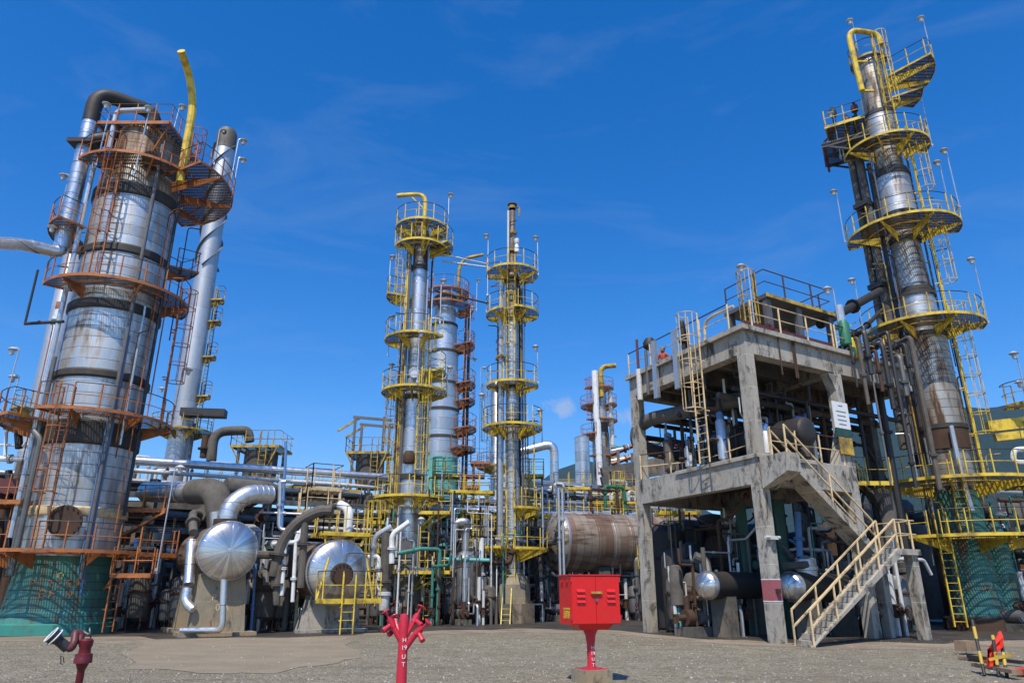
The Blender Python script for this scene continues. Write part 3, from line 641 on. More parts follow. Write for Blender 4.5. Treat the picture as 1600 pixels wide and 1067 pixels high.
    for a, q, zz_, hh in ((78, 1.6, zp['A']-.3, 2.7), (-75, 1.55, zp['A']-1.7, 4.2), (82, 1.5, zp['C'], 2.4), (90, 1.7, zp['D']-.8, 1.9), (-70, 1.6, zp['F']+.1, 2.6), (-100, 1.7, zp['D'], 2.1)):
        f = pt(a, q, zz_); lamp(T, f, hh, (0, 0), (-.12, -.05))
    return T
MT2 = yellow_tower_two(); conduits(MT2, MT2.location.x, 40.0, .45, [1, 4, 7, 10, 13, 16, 19], 16, 5)
def teal_tower():
    cy = 56.0; cx = P(690, 650, cy).x; z = lambda row: zr(row, cy-1.1); T = thing('distillation_tower', 'silver column with pale teal base and stacked orange balconies on its right side', 'tower', (cx, cy, 0)); o = lambda a: (sin(R(a)), -cos(R(a)))
    pt = lambda a, q, zz: pol(cx, cy, a, q, zz); r = mpx(640, cy)*26.5
    MB().lathe([(r+.6, 0), (r+.6, .5), (r+.5, .5), (r+.02, z(900)), (r+.02, z(712))], 40, (cx, cy, 0)).build('skirt', 'tealb', T)
    sec = [(712, 683, 0), (680, 640, 0), (637, 598, 0), (594, 548, -.15), (545, 505, -.3), (502, 462, -.45)]
    for a, b, dr in sec:
        shell(T, cx, cy, [(z(a), r+dr, z(b), r+dr, 'cladb' if a > 500 else 'cladr')]); shell(T, cx, cy, [(z(b), r+dr+.05, z(b)+.22, r+dr+.05, 'band')])
    zt = z(462)+.22; MB().lathe([((r-.5)*cos(k*pi/16), zt+.7*sin(k*pi/16)) for k in range(8)]+[(.02, zt+.7)], 28, (cx, cy, 0)).build('top_head', 'cladd', T)
    zp = []
    for row, a0, a1, ro in ((700, 40, 120, 1.7), (668, 55, 140, 1.75), (624, 60, 140, 1.6), (598, 55, 140, 1.6), (536, 60, 140, 1.5), (478, -70, 150, 1.3), (455, -60, 140, .9)):
        q = r+ro*.95-.2; zz = zr(row, cy-.8); zp.append(zz); plat(T, cx, cy, zz, r-.3, q, a0, a1, 'orange', nb=2)
    for a, b in zip(zp, zp[1:]): ladder(T, pt(75, r+.5, a), pt(75, r+.5, b), o(75), 'orange', cage=(b-a) > 2.6)
    for a, q, r0, r1, rad, mt in ((100, r+.7, 900, 470, .12, 'rust'), (112, r+.5, 860, 470, .09, 'steel'), (-75, r+.25, 850, 460, .2, 'galv')):
        f = pt(a, q, 0); ppipe(T, [(f.x, f.y, z(r0)), (f.x, f.y, z(r1))], rad, mt, n=8)
    q = P(716, 470, cy-.6); t1 = P(712, 418, cy-.6); t2 = P(755, 398, cy-.6)
    davit(T, [q, (q.x, q.y, t1.z), P(726, 404, cy-.6), t2], .14, 'yellowd')
    for a, q, zz, h in ((60, r+1.2, zp[4], 3), (100, r+1.3, zp[5], 3), (110, r+1.2, zp[3], 2.6)): f = pt(a, q, zz); lamp(T, f, h, (0, 0), (.15, 0))
    return T
teal_tower()
def right_tower():
    cy = 33.0; cx = (P(1432, 480, cy).x*.5+P(1460, 600, cy).x*.5); Yf = cy-.8; z = lambda row: zr(row, Yf)
    T = thing('process_column', 'tall rust-streaked column with wide yellow platforms on a twin green base', 'tower', (cx, cy, 0)); o = lambda a: (sin(R(a)), -cos(R(a)))
    pt = lambda a, q, zz: pol(cx, cy, a, q, zz)
    MB().lathe([(1.5, 0), (1.5, .5), (1.4, .55)], 8, (cx, cy, 0)).build('plinth', 'rust', T, smooth=20)
    MB().lathe([(1.16, .5), (1.0, z(910)), (.96, z(850)), (.96, z(765))], 40, (cx, cy, 0)).build('skirt', 'teal', T)
    MB().lathe([(.55, .3), (.48, z(900)), (.46, z(840)), (.3, z(815))], 24, pt(62, 1.15, 0)).build('base_pipe', 'teal', T)
    secs = [(765, .9, 700, .9, 'cladr'), (700, 1.02, 668, 1.02, 'rust'), (668, .98, 520, .98, 'cladr'), (520, .74, 490, .74, 'cladr'), (490, .80, 455, .80, 'clad'), (455, .80, 365, .68, 'cladr'), (365, .74, 325, .74, 'cladr'), (325, .84, 268, .84, 'clad'), (268, .70, 212, .70, 'cladr'), (212, .78, 168, .78, 'clad'), (168, .66, 88, .66, 'cladr')]
    for a, q, b, q2, mt in secs: shell(T, cx, cy, [(z(a), q, z(b), q2, mt)])
    for row, q in ((668, 1.06), (527, .9), (522, 1.02), (457, .88), (450, .83), (370, .8), (268, .9), (262, .82), (172, .82)): shell(T, cx, cy, [(z(row), q, z(row)+.2, q, 'band')])
    zt = z(88); MB().lathe([(.66*cos(k*pi/16), zt+.35*sin(k*pi/16)) for k in range(8)]+[(.02, zt+.35)], 28, (cx, cy, 0)).build('top_head', 'cladr', T)
    zp = {}
    ze = lambda row, ro: zr(row, cy-ro*.9)
    for key, row, ro, a0, a1, gaps in (('G', 834, 3.5, -95, 95, ((-52, -44),)), ('F', 742, 3.5, -128, 62, ((-30, -22),)), ('E', 490, 2.7, -126, 78, ((20, 30),)), ('D', 332, 2.65, -128, 80, ((22, 32),)), ('C', 206, 2.1, -112, 85, ((30, 42),))):
        zp[key] = ze(row, ro); plat(T, cx, cy, zp[key], .9 if key in 'EFG' else .75, ro, a0, a1, 'yellow', gaps=gaps)
    zA = zr(112, cy-1); plat(T, cx, cy, zA, .7, 3.1, 38, 100, 'yellow', nb=2); zA2 = zr(160, cy); plat(T, cx, cy, zA2, .75, 2.3, 55, 100, 'yellowd', nb=1, rails=False)
    zB = zr(172, cy-1); a = pt(-121, .7, 0); u = Vector((sin(R(-121)), -cos(R(-121)), 0)); v = Vector((-u.y, u.x, 0))
    c0 = Vector((cx, cy, 0)); q = lambda i, j: c0+u*i+v*j
    pplat(T, [q(.7, -.9), q(2.7, -.9), q(2.7, 1.0), q(.7, 1.0)], zB, 'yellow', rails=[[0, 1, 2, 3]], braces=[])
    MB().prism([q(.6, -1.2)+Vector((0, 0, zB-1.15)), q(3.0, -1.2)+Vector((0, 0, zB-1.15)), q(3.0, 1.2)+Vector((0, 0, zB-1.15)), q(.6, 1.2)+Vector((0, 0, zB-1.15))], .07).build('support_tray', 'grate', T)
    for j in (-1.1, 0, 1.1): MB().beam(q(.6, j)+Vector((0, 0, zB-1.25)), q(3.0, j)+Vector((0, 0, zB-1.25)), .1, .16).build('bracket', 'black', T); MB().beam(q(.7, j)+Vector((0, 0, zB-2.3)), q(2.7, j)+Vector((0, 0, zB-1.3)), .08, .1).build('bracket', 'black', T)
    for i, j in ((1.1, .4), (1.6, -.3), (2.2, .5), (2.5, -.6)): ppipe(T, [q(i, j)+Vector((0, 0, zB-1.1)), q(i, j)+Vector((0, 0, zB+1.3+.3*j))], .08, 'dark'); MB().lathe([(.05, -.25), (.17, -.2), (.2, 0), (.17, .2), (.05, .3)], 12, q(i, j)+Vector((0, 0, zB+.9+.3*j))).build('valve', ('maroon', 'dark')[i > 2], T)
    MB().path([q(2.95, -.6)+Vector((0, 0, zB-1.9)), q(2.95, -.6)+Vector((0, 0, zB+.1)), q(2.6, -.5)+Vector((0, 0, zB+.3))], .07, 6).path([q(3.0, -.3)+Vector((0, 0, zB-1.7)), q(3.0, -.3)+Vector((0, 0, zB-.4))], .1, 6).build('hose', 'maroon', T)
    zT = zr(88, cy-.6); plat(T, cx, cy, zT, .2, .95, 0, 360, 'yellowd', nb=3)
    for a0, rr_, k0, k1 in ((24, 1.35, 'F', 'E'), (26, 1.25, 'E', 'D'), (34, 1.15, 'D', 'C')): ladder(T, pt(a0+12, rr_, zp[k0]), pt(a0+12, rr_, zp[k1]), o(50), 'yellow')
    ladder(T, pt(5, .95, zp['C']), pt(5, .95, zT), o(0), 'yellow'); ladder(T, pt(-48, 2.6, .2), pt(-48, 2.6, zp['G']), o(-40), 'yellow', cage=False); ladder(T, pt(-26, 1.5, zp['G']), pt(-26, 1.5, zp['F']), o(-30), 'yellow', cage=False)
    # side pipes on the shaded left
    for a, rr_, r0, r1, rad, mt in ((-112, 1.35, 700, 190, .2, 'lag'), (-128, 1.75, 690, 175, .19, 'lag'), (-100, 1.0, 720, 240, .12, 'dark'), (-140, 1.3, 700, 150, .1, 'black'), (-80, .98, 720, 680, .1, 'galv'), (80, .95, 760, 230, .05, 'steel'), (-150, 1.5, 720, 330, .16, 'dark')):
        f = pt(a, rr_, 0); ppipe(T, [(f.x, f.y, z(r0)), (f.x, f.y, z(r1))], rad, mt, n=10, straps=.7 if mt == 'lag' else 0)
    f = pt(-118, 1.45, 0)
    for row in (300, 430): MB().box((f.x, f.y, z(row)), (1.0, .8, .25), .5).build('pipe_clamp', 'black', T)
    f = pt(-15, 1.25, 0); ppipe(T, [(f.x, f.y, z(668)), (f.x, f.y, z(735)), (f.x+.1, f.y-.1, z(800))], .11, 'galv')
    # looped yellow vent pipe over the top
    yv = cy-1.1; A = P(1347, 142, yv); B = P(1325, 60, yv)
    c1 = P(1372, 60, yv); zz = P(1340, 46, yv).z
    davit(T, [(A.x, yv, A.z), (A.x-.1, yv, P(1330, 95, yv).z), (A.x-.15, yv, zz), (c1.x+.1, yv+.1, zz-.25), (c1.x+.15, yv+.1, zz-1.0)], .15)
    MB().box((A.x+.35, yv+.2, A.z+.15), (.8, .12, .1)).box((A.x+.3, yv+.2, A.z+2.1), (.8, .12, .1)).build('bracket', 'yellow', T)
    a, b = pt(-118, 2.85, 0), pt(-134, 2.75, 0)
    for k in range(4): d_ = Vector((-.93, -.30, 0)); z_ = zp['E']-.12-.2*k; o_ = d_*(.05+.34*k); pplat(T, [(b.x+o_.x, b.y+o_.y), (a.x+o_.x, a.y+o_.y), (a.x+o_.x+d_.x*.34, a.y+o_.y+d_.y*.34), (b.x+o_.x+d_.x*.34, b.y+o_.y+d_.y*.34)], z_, 'yellow', rails=[], name='stair_tread')
    m = MB()
    for q0 in (a, b): m.beam(Vector((q0.x, q0.y, zp['E']+1)), Vector((q0.x-1.4, q0.y-.45, zp['E']+.2)), .05, .05).beam(Vector((q0.x, q0.y, zp['E']+.5)), Vector((q0.x-1.4, q0.y-.45, zp['E']-.3)), .05, .05).beam(Vector((q0.x-1.4, q0.y-.45, zp['E']-.75)), Vector((q0.x-1.4, q0.y-.45, zp['E']+.25)), .05, .05).beam(Vector((q0.x-.7, q0.y-.22, zp['E']-.4)), Vector((q0.x-.7, q0.y-.22, zp['E']+.6)), .05, .05)
    m.build('stair_rail', 'yellow', T)
    # rectangular extension decks: link to the concrete frame, and out to the right
    zf = zp['F']; a, b = pt(-100, 3.4, 0), pt(-128, 3.4, 0)
    pplat(T, [P(1338, 760, 29.6), P(1395, 756, 29.6), (a.x, a.y), (b.x, b.y)], zf-.35, 'yellow', rails=[[3, 0, 1]], braces=[])
    c, d = pt(62, 3.4, 0), pt(62, 1.2, 0); pplat(T, [(c.x, c.y), (c.x+5, c.y+.3), (c.x+5, c.y+2.6), (d.x, d.y+1.2)], zf-.02, 'yellow', rails=[[0, 1]], braces=[((c.x+2, c.y+.3, zf-.1), (c.x+.2, c.y+1, zf-1.4))])
    e = pt(70, 2.2, 0); zc = zr(640, cy); MB().beam((e.x-.4, e.y, zc-1.0), (e.x+3.4, e.y-.3, zc-.6), .35, .5).beam((e.x-.2, e.y, zc-1.5), (e.x+2.9, e.y-.3, zc-1.2), .25, .35).build('support_beam', 'yellow', T)
    plat(T, e.x+1.9, e.y, zc, .3, 1.15, -120, 130, 'yellowd', nb=2)
    for a, q_, zz_, h in ((-60, .8, zT, 2.6), (52, 3.0, zA, 2.8), (78, 2.28, zp['C'], 3.6), (-105, 2.28, zp['C'], 2.9), (-112, 2.75, zp['D'], 3.2), (44, 2.7, zp['D']+.4, 3.4), (68, 2.3, zp['D'], 3.8), (72, 2.85, zp['E'], 3.5), (-96, 2.8, zp['E'], 2.9), (-75, 3.5, zf, 4.4), (48, 3.5, zf, 5.6), (58, 3.45, zf-.2, 4.6), (74, 3.6, zf, 2.8)):
        f = pt(a, q_, zz_); lamp(T, f, h, (0, 0), (-.22, -.15))
    for k, ch in enumerate('C.02'): b = -22+(k-1.5)*14; text(ch, .34, T, faceM(pt(b, 1.14, zr(918, 32)), (sin(R(b)), -cos(R(b)))), 'orange')
    return T, cx, cy, zp
RT, rtx, rty, rtz = right_tower(); conduits(RT, rtx, rty, 1.0, [1, 3, 5, 7, 9, 11], 12, 9); conduits(RT, rtx, rty, .95, [2, 5, 8, 11, 14, 17, 20, 23], 20, 6)
def stack_one():
    cy = 50.0; b = P(275, 700, cy); cx = (b.x+P(358, 215, cy).x)/2; T = thing('exhaust_stack', 'tall leaning-looking silver stack with spiral strakes and a sooty tip', 'stack', (cx, cy, 0)); z = lambda row: zr(row, cy-.7)
    r0, r1 = mpx(700, cy)*17.5, mpx(215, cy)*14.5; pt = lambda a, q, zz: pol(cx, cy, a, q, zz)
    MB().lathe([(r0+.25, 0), (r0, z(700)), (r1, z(390)), (r1, z(228))], 40, (cx, cy, 0)).build('shell', 'stack', T)
    MB().lathe([(r1+.01, z(228)), (r1+.01, z(203)), (r1-.12, z(197)), (r1-.16, z(203))], 40, (cx, cy, 0)).build('stack_tip', 'stackd', T)
    for k in range(3):
        n = 60; m = MB()
        for j in range(n+1):
            a = 360*k/3+j*360*1.55/n; zz = z(415)+(z(222)-z(415))*j/n
            m.v += [pt(a, r1-.02, zz-.02), pt(a, r1+.17, zz-.02), pt(a, r1+.17, zz+.02), pt(a, r1-.02, zz+.02)]
            if j:
                i = len(m.v)-8
                for q in range(4): m.f.append((i+q, i+(q+1) % 4, i+4+(q+1) % 4, i+4+q))
        m.build('strake', 'steel', T)
    zs = []
    for row in (462, 496, 552, 614): zz = z(row); zs.append(zz); plat(T, cx, cy, zz, r1, r1+.85, 85, 130, 'yellowd', nb=1)
    zb = z(672); plat(T, cx, cy, zb, r0-.1, r0+1.3, -80, 130, 'yellowd'); MB().box((cx+r0+.9, cy-.6, z(645)), (3.0, .9, .55), .15).build('junction_box', 'black', T)
    for a, b in zip([zb]+zs[::-1], zs[::-1]): ladder(T, pt(105, r0+.25, a), pt(105, r0+.25, b), (1, -.2), 'yellowd', cage=b-a > 3)
    f = pt(70, r0+.3, 0); ppipe(T, [(f.x, f.y, z(760)), (f.x, f.y, z(660))], .12, 'steel')
    lamp(T, pt(-60, r0+1.2, zb), 3.0); lamp(T, pt(-20, r1+.1, z(260)), 3.4)
stack_one()
def stack_two():
    cy = 44.0; cx = (P(62, 650, cy).x+P(100, 480, cy).x)/2; T = thing('exhaust_stack', 'thin silver stack half hidden behind the broad orange-railed column', 'stack', (cx, cy, 0)); r = mpx(560, cy)*17; z = lambda row: zr(row, cy-.6)
    MB().lathe([(r+.2, 0), (r, z(680)), (r, z(395)), (r-.1, z(390))], 36, (cx, cy, 0)).build('shell', 'stack', T)
    pt = lambda a, q, zz: pol(cx, cy, a, q, zz)
    for a0, a1, r0, r1, mt in ((-8, 34, 483, 472, 'orange'), (-4, 26, 494, 485, 'white'), (-10, 14, 499, 494, 'white'), (-14, 24, 508, 499, 'green')):
        m = MB(); m.arc((cx, cy, 0), r-.005, r+.012, z(r0), z(r1), a0, a1, 6); m.build('painted_emblem', mt, T)
    plat(T, cx, cy, z(640), r, r+.9, -90, 0, 'yellowd', nb=2)
stack_two()
def behind_column():
    cy = 62.0; cx = P(776, 660, cy).x; z = lambda row: zr(row, cy); r = mpx(660, cy)*9; T = thing('process_column', 'grey silver column standing half hidden behind the narrow-topped yellow column', 'tower', (cx, cy, 0)); pt = lambda a, q, zz: pol(cx, cy, a, q, zz)
    MB().lathe([(r, 0), (r, z(600)), (r*.6, z(595)), (.05, z(592))], 28, (cx, cy, 0)).build('shell', 'cladb', T)
    plat(T, cx, cy, z(730), r, r+1.2, -120, 120, 'yellowd'); ladder(T, pt(-60, r+.3, z(730)), pt(-60, r+.3, z(620)), (-.8, -.6), 'yellowd'); lamp(T, pt(-80, r+1, z(730)), 9)
behind_column()
def far_column():
    cy = 78.0; cx = P(938, 660, cy).x; z = lambda row: zr(row, cy-1); T = thing('process_column', 'distant silver column with orange platforms, a white riser and a hooked yellow davit', 'tower', (cx, cy, 0)); pt = lambda a, q, zz: pol(cx, cy, a, q, zz)
    r = mpx(700, cy)*13; q = mpx(630, cy)*10.5
    MB().lathe([(r, 0), (r, z(674))], 28, (cx, cy, 0)).build('shell', 'cladr', T); shell(T, cx, cy, [(z(674), r*.95, z(658), q*1.05, 'band'), (z(658), q, z(606), q, 'clad'), (z(606), q*.9, z(590), q*.8, 'cladr')])
    for row, a0, a1, ro in ((740, -20, 110, r+1.2), (678, -140, -20, r+1.3), (632, -150, -25, q+1.4), (630, 40, 140, q+1.2), (604, -90, 100, q+.9)): plat(T, cx, cy, z(row), q, ro, a0, a1, 'orange', nb=2)
    a = P(930, 600, cy-1.6); b = P(934, 660, cy-1.6); c = P(938, 760, cy-1.6)
    ppipe(T, [(a.x, a.y, z(582)), (a.x, a.y, z(656)), (c.x, a.y, z(664)), (c.x, a.y, z(765))], .35, 'white', bend=.6); f = pt(70, q+.5, 0); ppipe(T, [(f.x, f.y, z(745)), (f.x, f.y, z(608))], .25, 'pale')
    a = P(940, 620, cy-1.2); ppipe(T, [(a.x, a.y, a.z), (a.x, a.y, z(574)), P(962, 571, cy-1.2)], .28, 'yellowd', 'davit', bend=.9)
    ladder(T, pt(-50, q+.4, z(678)), pt(-50, q+.4, z(604)), (-.8, -.6), 'orange'); conduits(T, cx, cy, r, [2, 5, 8, 11, 14, 17], 8, 12)
    for row in (712, 655): plat(T, cx, cy, z(row), q, r+1.0, -60, 130, 'orange', nb=2)
far_column()
# ------------------------------------------------------------------ pipe rack, drums and the pipework between
E1 = Vector((.872, .490, 0)); E2 = Vector((-.490, .872, 0)); G0 = Vector((-19.4, 39.0, 0))
def g(u, v, z=0.): return G0+E1*u+E2*v+Vector((0, 0, z))
GA = math.atan2(E1.y, E1.x)
def tpipe(pts, r, mat, label, group=None, n=10, bend=None, straps=0., name='pipe', cat='pipe'):
    pts = [Vector(p) for p in pts]
    m = MB().path(pts, r, n, r*2.2 if bend is None else bend, straps=straps)
    if not straps and r < .3:
        for a_, b_ in zip(pts, pts[1:]):
            L = (b_-a_).length
            if L > 1.2:
                for t_ in ([.25+.4*rnd.random()] if L < 6 else [rnd.random()*.9+.05 for _ in range(int(L/5))]):
                    c_ = a_.lerp(b_, t_); d_ = (b_-a_).normalized(); m.tube(c_-d_*.05, c_-d_*.01, r*1.75, n=10).tube(c_+d_*.01, c_+d_*.05, r*1.75, n=10)
    return m.build(name, mat, None, label=label, cat=cat, group=group, kind='thing', loc=pts[0])
def rack():
    T = thing('pipe_rack', 'long concrete pipe rack with three tiers crossing behind the columns', 'pipe rack', tuple(g(0, 0)))
    for k in range(-2, 7):
        u = k*6.0
        for v in (0, 7): MB().beam(g(u, v, 0), g(u, v, 7.3), .42, .42).build('post', 'conc_shade', T)
        for z in (3.5, 5.3, 7.1): MB().beam(g(u, -.5, z-.2), g(u, 7.5, z-.2), .38, .4).build('crossbeam', 'conc_shade', T)
    for z in (3.3, 5.1, 6.9): MB().beam(g(-12, .0, z-.45), g(36, .0, z-.45), .2, .3).build('side_beam', 'steel', T)
rack()
tier = {3.5: 'bottom', 5.3: 'middle', 7.1: 'top'}
kinds = {'galv': 'silver', 'dark': 'black', 'lag': 'grey lagged', 'alu': 'jacketed silver', 'rust': 'rusty', 'pale': 'pale', 'steel': 'dull grey'}
for z in (3.5, 5.3, 7.1):
    v = .3
    while v < 7:
        r = rnd.choice((.06, .09, .12, .16, .2)); mt = rnd.choice(('galv', 'dark', 'dark', 'lag', 'alu', 'rust', 'pale', 'steel') if z > 5 else ('dark', 'dark', 'lag', 'rust', 'steel'))
        v += r; tpipe([g(-12+rnd.uniform(0, 3), v, z+r), g(36-rnd.uniform(0, 4), v, z+r)], r, mt, kinds[mt]+' pipeline lying on the '+tier[z]+' tier of the long pipe rack', kinds[mt]+' pipelines on the '+tier[z]+' rack tier', straps=2.5 if mt in ('alu', 'lag') else 0, name='pipeline')
        v += r+rnd.uniform(.12, .5)
a, b = P(196, 719, 38.6), P(590, 746, 44.6); b.z = a.z
tpipe([a-E1*1.0, b+E1*.6], .23, 'alu', 'brightest silver pipe running over the front edge of the pipe rack', n=14, straps=6)
c = Vector((0, -.9, -.62)); tpipe([a+c, a+c+E1*15], .12, 'pale', 'thin pale pipe just under the brightest silver pipe on the rack')
for k in range(5): tpipe([g(8+k*.2, -.35-.1*k, 4.2+.42*k), g(19.5, -.35-.1*k, 4.2+.42*k)], .08+.015*(k % 3), ('alu', 'galv', 'pale', 'alu', 'dark')[k], 'horizontal pipe hung along the rack front left of the davit-topped yellow column', 'pipes hung along the rack front')
# slab on columns, drums and back panels added behind the rack to cast shade
def table():
    T = thing('shade_table', 'dark concrete table added behind the pipe rack to cast shade', 'platform', tuple(g(0, 10)))
    MB().prism([g(-16, 9.5, 6.7), g(36, 9.5, 6.7), g(36, 19, 6.7), g(-16, 19, 6.7)], .4).build('deck_slab', 'conc_shade', T)
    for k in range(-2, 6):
        for v in (9.8, 18.6): MB().beam(g(k*7, v, 0), g(k*7, v, 6.7), .6, .6).build('post', 'conc_shade', T)
table()
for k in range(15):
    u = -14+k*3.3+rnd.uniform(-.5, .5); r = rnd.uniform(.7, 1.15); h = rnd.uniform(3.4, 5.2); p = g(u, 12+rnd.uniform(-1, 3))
    m = MB().lathe([(r, .3), (r, h-.4), (r*.8, h-.15), (.05, h)], 20, p); m.build('backing_drum', rnd.choice(('dark', 'rust', 'steel', 'lag')), None, label='upright dark drum added as backing under the concrete table', cat='drum', group='backing drums under the concrete table', loc=p)
for k in range(16):
    u = -15+k*3.2; p = g(u, 18.95); MB().prism([p, p+E1*3.12, p+E1*3.12+E2*.2, p+E2*.2], 6.4).build('backing_panel', 'conc_shade', None, label='dark concrete backing panel added behind the shade table', cat='wall panel', group='added backing panels', loc=p)

def head_drum(name, label, c, back, R_, L, body, headm, sag=.42, saddles=(), parts=True):
    back = Vector(back).normalized(); T = thing(name, label, 'drum', (c.x, c.y, c.z-R_))
    Mx = axisM(c, -back)
    MB().lathe([(R_, -L), (R_, 0)], 44, cap=False).build('shell', body, T, Mx)
    MB().dome(R_*1.012, R_*sag, 0, 44, 9).build('end_head', headm, T, Mx)
    MB().dome(R_, R_*sag, -L, 32, 6, -1).build('end_head', headm, T, Mx)
    MB().lathe([(R_*1.02, -.12), (R_*1.025, -.1), (R_*1.025, 0), (R_*1.015, .02)], 44).build('jacket_band', 'galv', T, Mx)
    MB().lathe([(.10, R_*sag-.03), (.09, R_*sag+.02), (.01, R_*sag+.03)], 14).build('head_cap', 'galv', T, Mx)
    return T, Mx, back
# drum one, on its stained pier
c1 = P(357, 860, 28.6); R1 = mpx(860, 28.2)*45; bk = (-.52, .854, 0)
T, Mx, bk1 = head_drum('horizontal_drum', 'silver domed drum on a tall stained pier left of the yellow-railed drum', c1, bk, R1, 6, 'cladd', 'head', .36)
for s in (.75, 4.6):
    q = c1+bk1*s; q.z = 0; t = Vector((bk1.y, -bk1.x, 0)); zt = c1.z-R1*.75; w0, w1, d = 1.0, .82, .5; P0 = thing('drum_pier', 'tapered concrete pier streaked brown under the drum left of centre' if s < 1 else 'rear concrete pier under the drum left of centre', 'pier', tuple(q))
    f = lambda i, j, z: q+t*i+bk1*j+Vector((0, 0, z))
    MB().quad8([f(-w0, -d, 0), f(w0, -d, 0), f(w0, d, 0), f(-w0, d, 0), f(-w1, -d*.9, zt), f(w1, -d*.9, zt), f(w1, d*.9, zt), f(-w1, d*.9, zt)]).build('pier_body', 'concb', P0)
    MB().quad8([f(-w0-.35, -d-.45, .004), f(w0+.35, -d-.45, .004), f(w0+.35, d+.3, .004), f(-w0-.35, d+.3, .004)]+[f(i, j, .14) for i, j in ((-w0-.35, -d-.45), (w0+.35, -d-.45), (w0+.35, d+.3), (-w0-.35, d+.3))]).build('footing', 'concb', P0)
    if s < 1:
        for body, z, o_ in (('P.22', 1.35, -.05), ('0 A', 1.0, .08)): text(body, .34, P0, faceM(f(o_, -d*.95-.006, z), -bk1) @ Matrix.Rotation(R(-2), 4, 'X'), 'cream')
# small line bolted across the pier face
t1 = Vector((bk1.y, -bk1.x, 0)); q = c1-bk1*.15; pf = lambda i, j, z: Vector((q.x, q.y, 0))+t1*i-bk1*j+Vector((0, 0, z))
tpipe([P(350, 905, 27.6), P(347, 984, 27.6), P(283, 985, 27.9)], .115, 'alu', 'silver drain pipe bent across the face of the stained pier', n=12, straps=.9)
tpipe([P(300, 845, 29.0), P(295, 912, 28.4)], .2, 'alu', 'upright jacketed pipe left of the drum on the stained pier', n=12, straps=.5)
tpipe([P(293, 918, 28.4), P(289, 940, 28.3), P(302, 952, 28.2)], .17, 'alu', 'short silver elbow low on the left of the stained pier', n=12, straps=.3)
tpipe([P(302, 832, 29.3), P(301, 800, 30.5), P(330, 812, 32)], .17, 'lag', 'lagged elbow above the upright jacketed pipe beside the stained pier', n=12)
# nozzle elbow and the fat lagged line over drum one
n0 = c1+bk1*1.1; a = n0+Vector((0, 0, R1-.1)); tpipe([a, a+Vector((0, 0, .75)), a+Vector((.55, .35, 1.35)), a+Vector((1.25, 1.2, 1.4))], .37, 'cladb', 'silver elbow rising from the top of the stained-pier drum', n=18, bend=.75, straps=.25)
MB().tube(a-Vector((0, 0, .1)), a+Vector((0, 0, .12)), .52, n=22).tube(a+Vector((0, 0, .14)), a+Vector((0, 0, .26)), .52, n=22).build('pipe_flange', 'rust', None, label='rusty bolted flange pair under the silver elbow on the drum', cat='flange', kind='thing', loc=a)
Yl = 31.0; tpipe([P(228, 768, 33.6), P(305, 770, 32)], .46, 'cladb', 'fat silver pipe entering the grey lagged elbow', n=18, straps=1.0)
tpipe([P(303, 768, 32), P(340, 766, Yl), P(346, 822, Yl)], .56, 'lag', 'fat grey lagged elbow above the stained-pier drum', n=20, bend=1.0)
tpipe([P(352, 762, 31.8), P(420, 768, 33), P(424, 772, 36)], .46, 'lag', 'fat grey lagged pipe right of the lagged elbow', n=18, bend=.8)
for dx, mt in ((0, 'galv'), (16, 'steel')): tpipe([P(338+dx, 800, 30.4), P(338+dx, 840, 30.4)], .26-.05*(dx > 0), mt, ('silver' if dx == 0 else 'grey')+' vertical pipe stub below the grey lagged elbow', n=14)
# drum two with its manway and yellow platforms
c2 = P(528, 893, 31.2); R2 = mpx(893, 31)*49; T, Mx, bk2 = head_drum('horizontal_drum', 'silver domed drum with a rusty bolted manway behind yellow railings', c2, (-.50, .866, 0), R2, 6.5, 'cladd', 'head', .38)
manway(T, c2-bk2*(R2*.38+.05)-Vector((0, 0, .12)), -bk2, .46, 'rust')
t2 = Vector((bk2.y, -bk2.x, 0)); f2 = lambda i, j, z: Vector((c2.x, c2.y, 0))+t2*i-bk2*j+Vector((0, 0, z))
hp = f2(.12, R2*.38+.1, c2.z+.35); MB().path([hp, hp+Vector((0, 0, .4)), hp+t2*.75+Vector((0, 0, .4)), hp+t2*.75-Vector((0, 0, .25))], .03, 6, .12).build('davit', 'steel', T)
for s in (.9, 4.8):
    q = c2+bk2*s; f = lambda i, j, z: Vector((q.x, q.y, z))+t2*i+bk2*j; zt = c2.z-R2*.72
    P0 = thing('drum_pier', ('front' if s < 1 else 'rear')+' grey concrete pier under the drum with the rusty manway', 'pier', (q.x, q.y, 0))
    MB().quad8([f(-1.25, -.45, 0), f(1.25, -.45, 0), f(1.25, .45, 0), f(-1.25, .45, 0), f(-.9, -.4, zt), f(1.15, -.4, zt), f(1.15, .4, zt), f(-.9, .4, zt)]).build('pier_body', 'conc' if s < 1 else 'conc_shade', P0)
    if s < 1: MB().prism([f(-1.5, -1.0, .004), f(1.4, -1.0, .004), f(1.4, -.5, .004), f(-1.5, -.5, .004)], .12).build('footing', 'conc', P0)
zl = P(510, 938, 29.6).z; T = thing('access_platform', 'low yellow platform with a short ladder before the rusty manway', 'platform', tuple(f2(0, 1.5, 0)))
pplat(T, [f2(-1.0, 1.75, 0), f2(1.35, 1.75, 0), f2(1.35, .62, 0), f2(-1.0, .62, 0)], zl, 'yellow', rails=[[3, 0, 1, 2]], h=1.1, braces=[(f2(-1, .7, zl), f2(-.6, .62, c2.z+.55)), (f2(1.35, .7, zl), f2(1.0, .62, c2.z+.55))])
ladder(T, f2(-.05, 1.85, .02), f2(-.05, 1.85, zl), -bk2, 'yellow', cage=False, w=.5)
zu = c2.z+R2+.25; T = thing('access_platform', 'upper yellow platform on top of the drum with the rusty manway', 'platform', tuple(f2(0, 0, zu)))
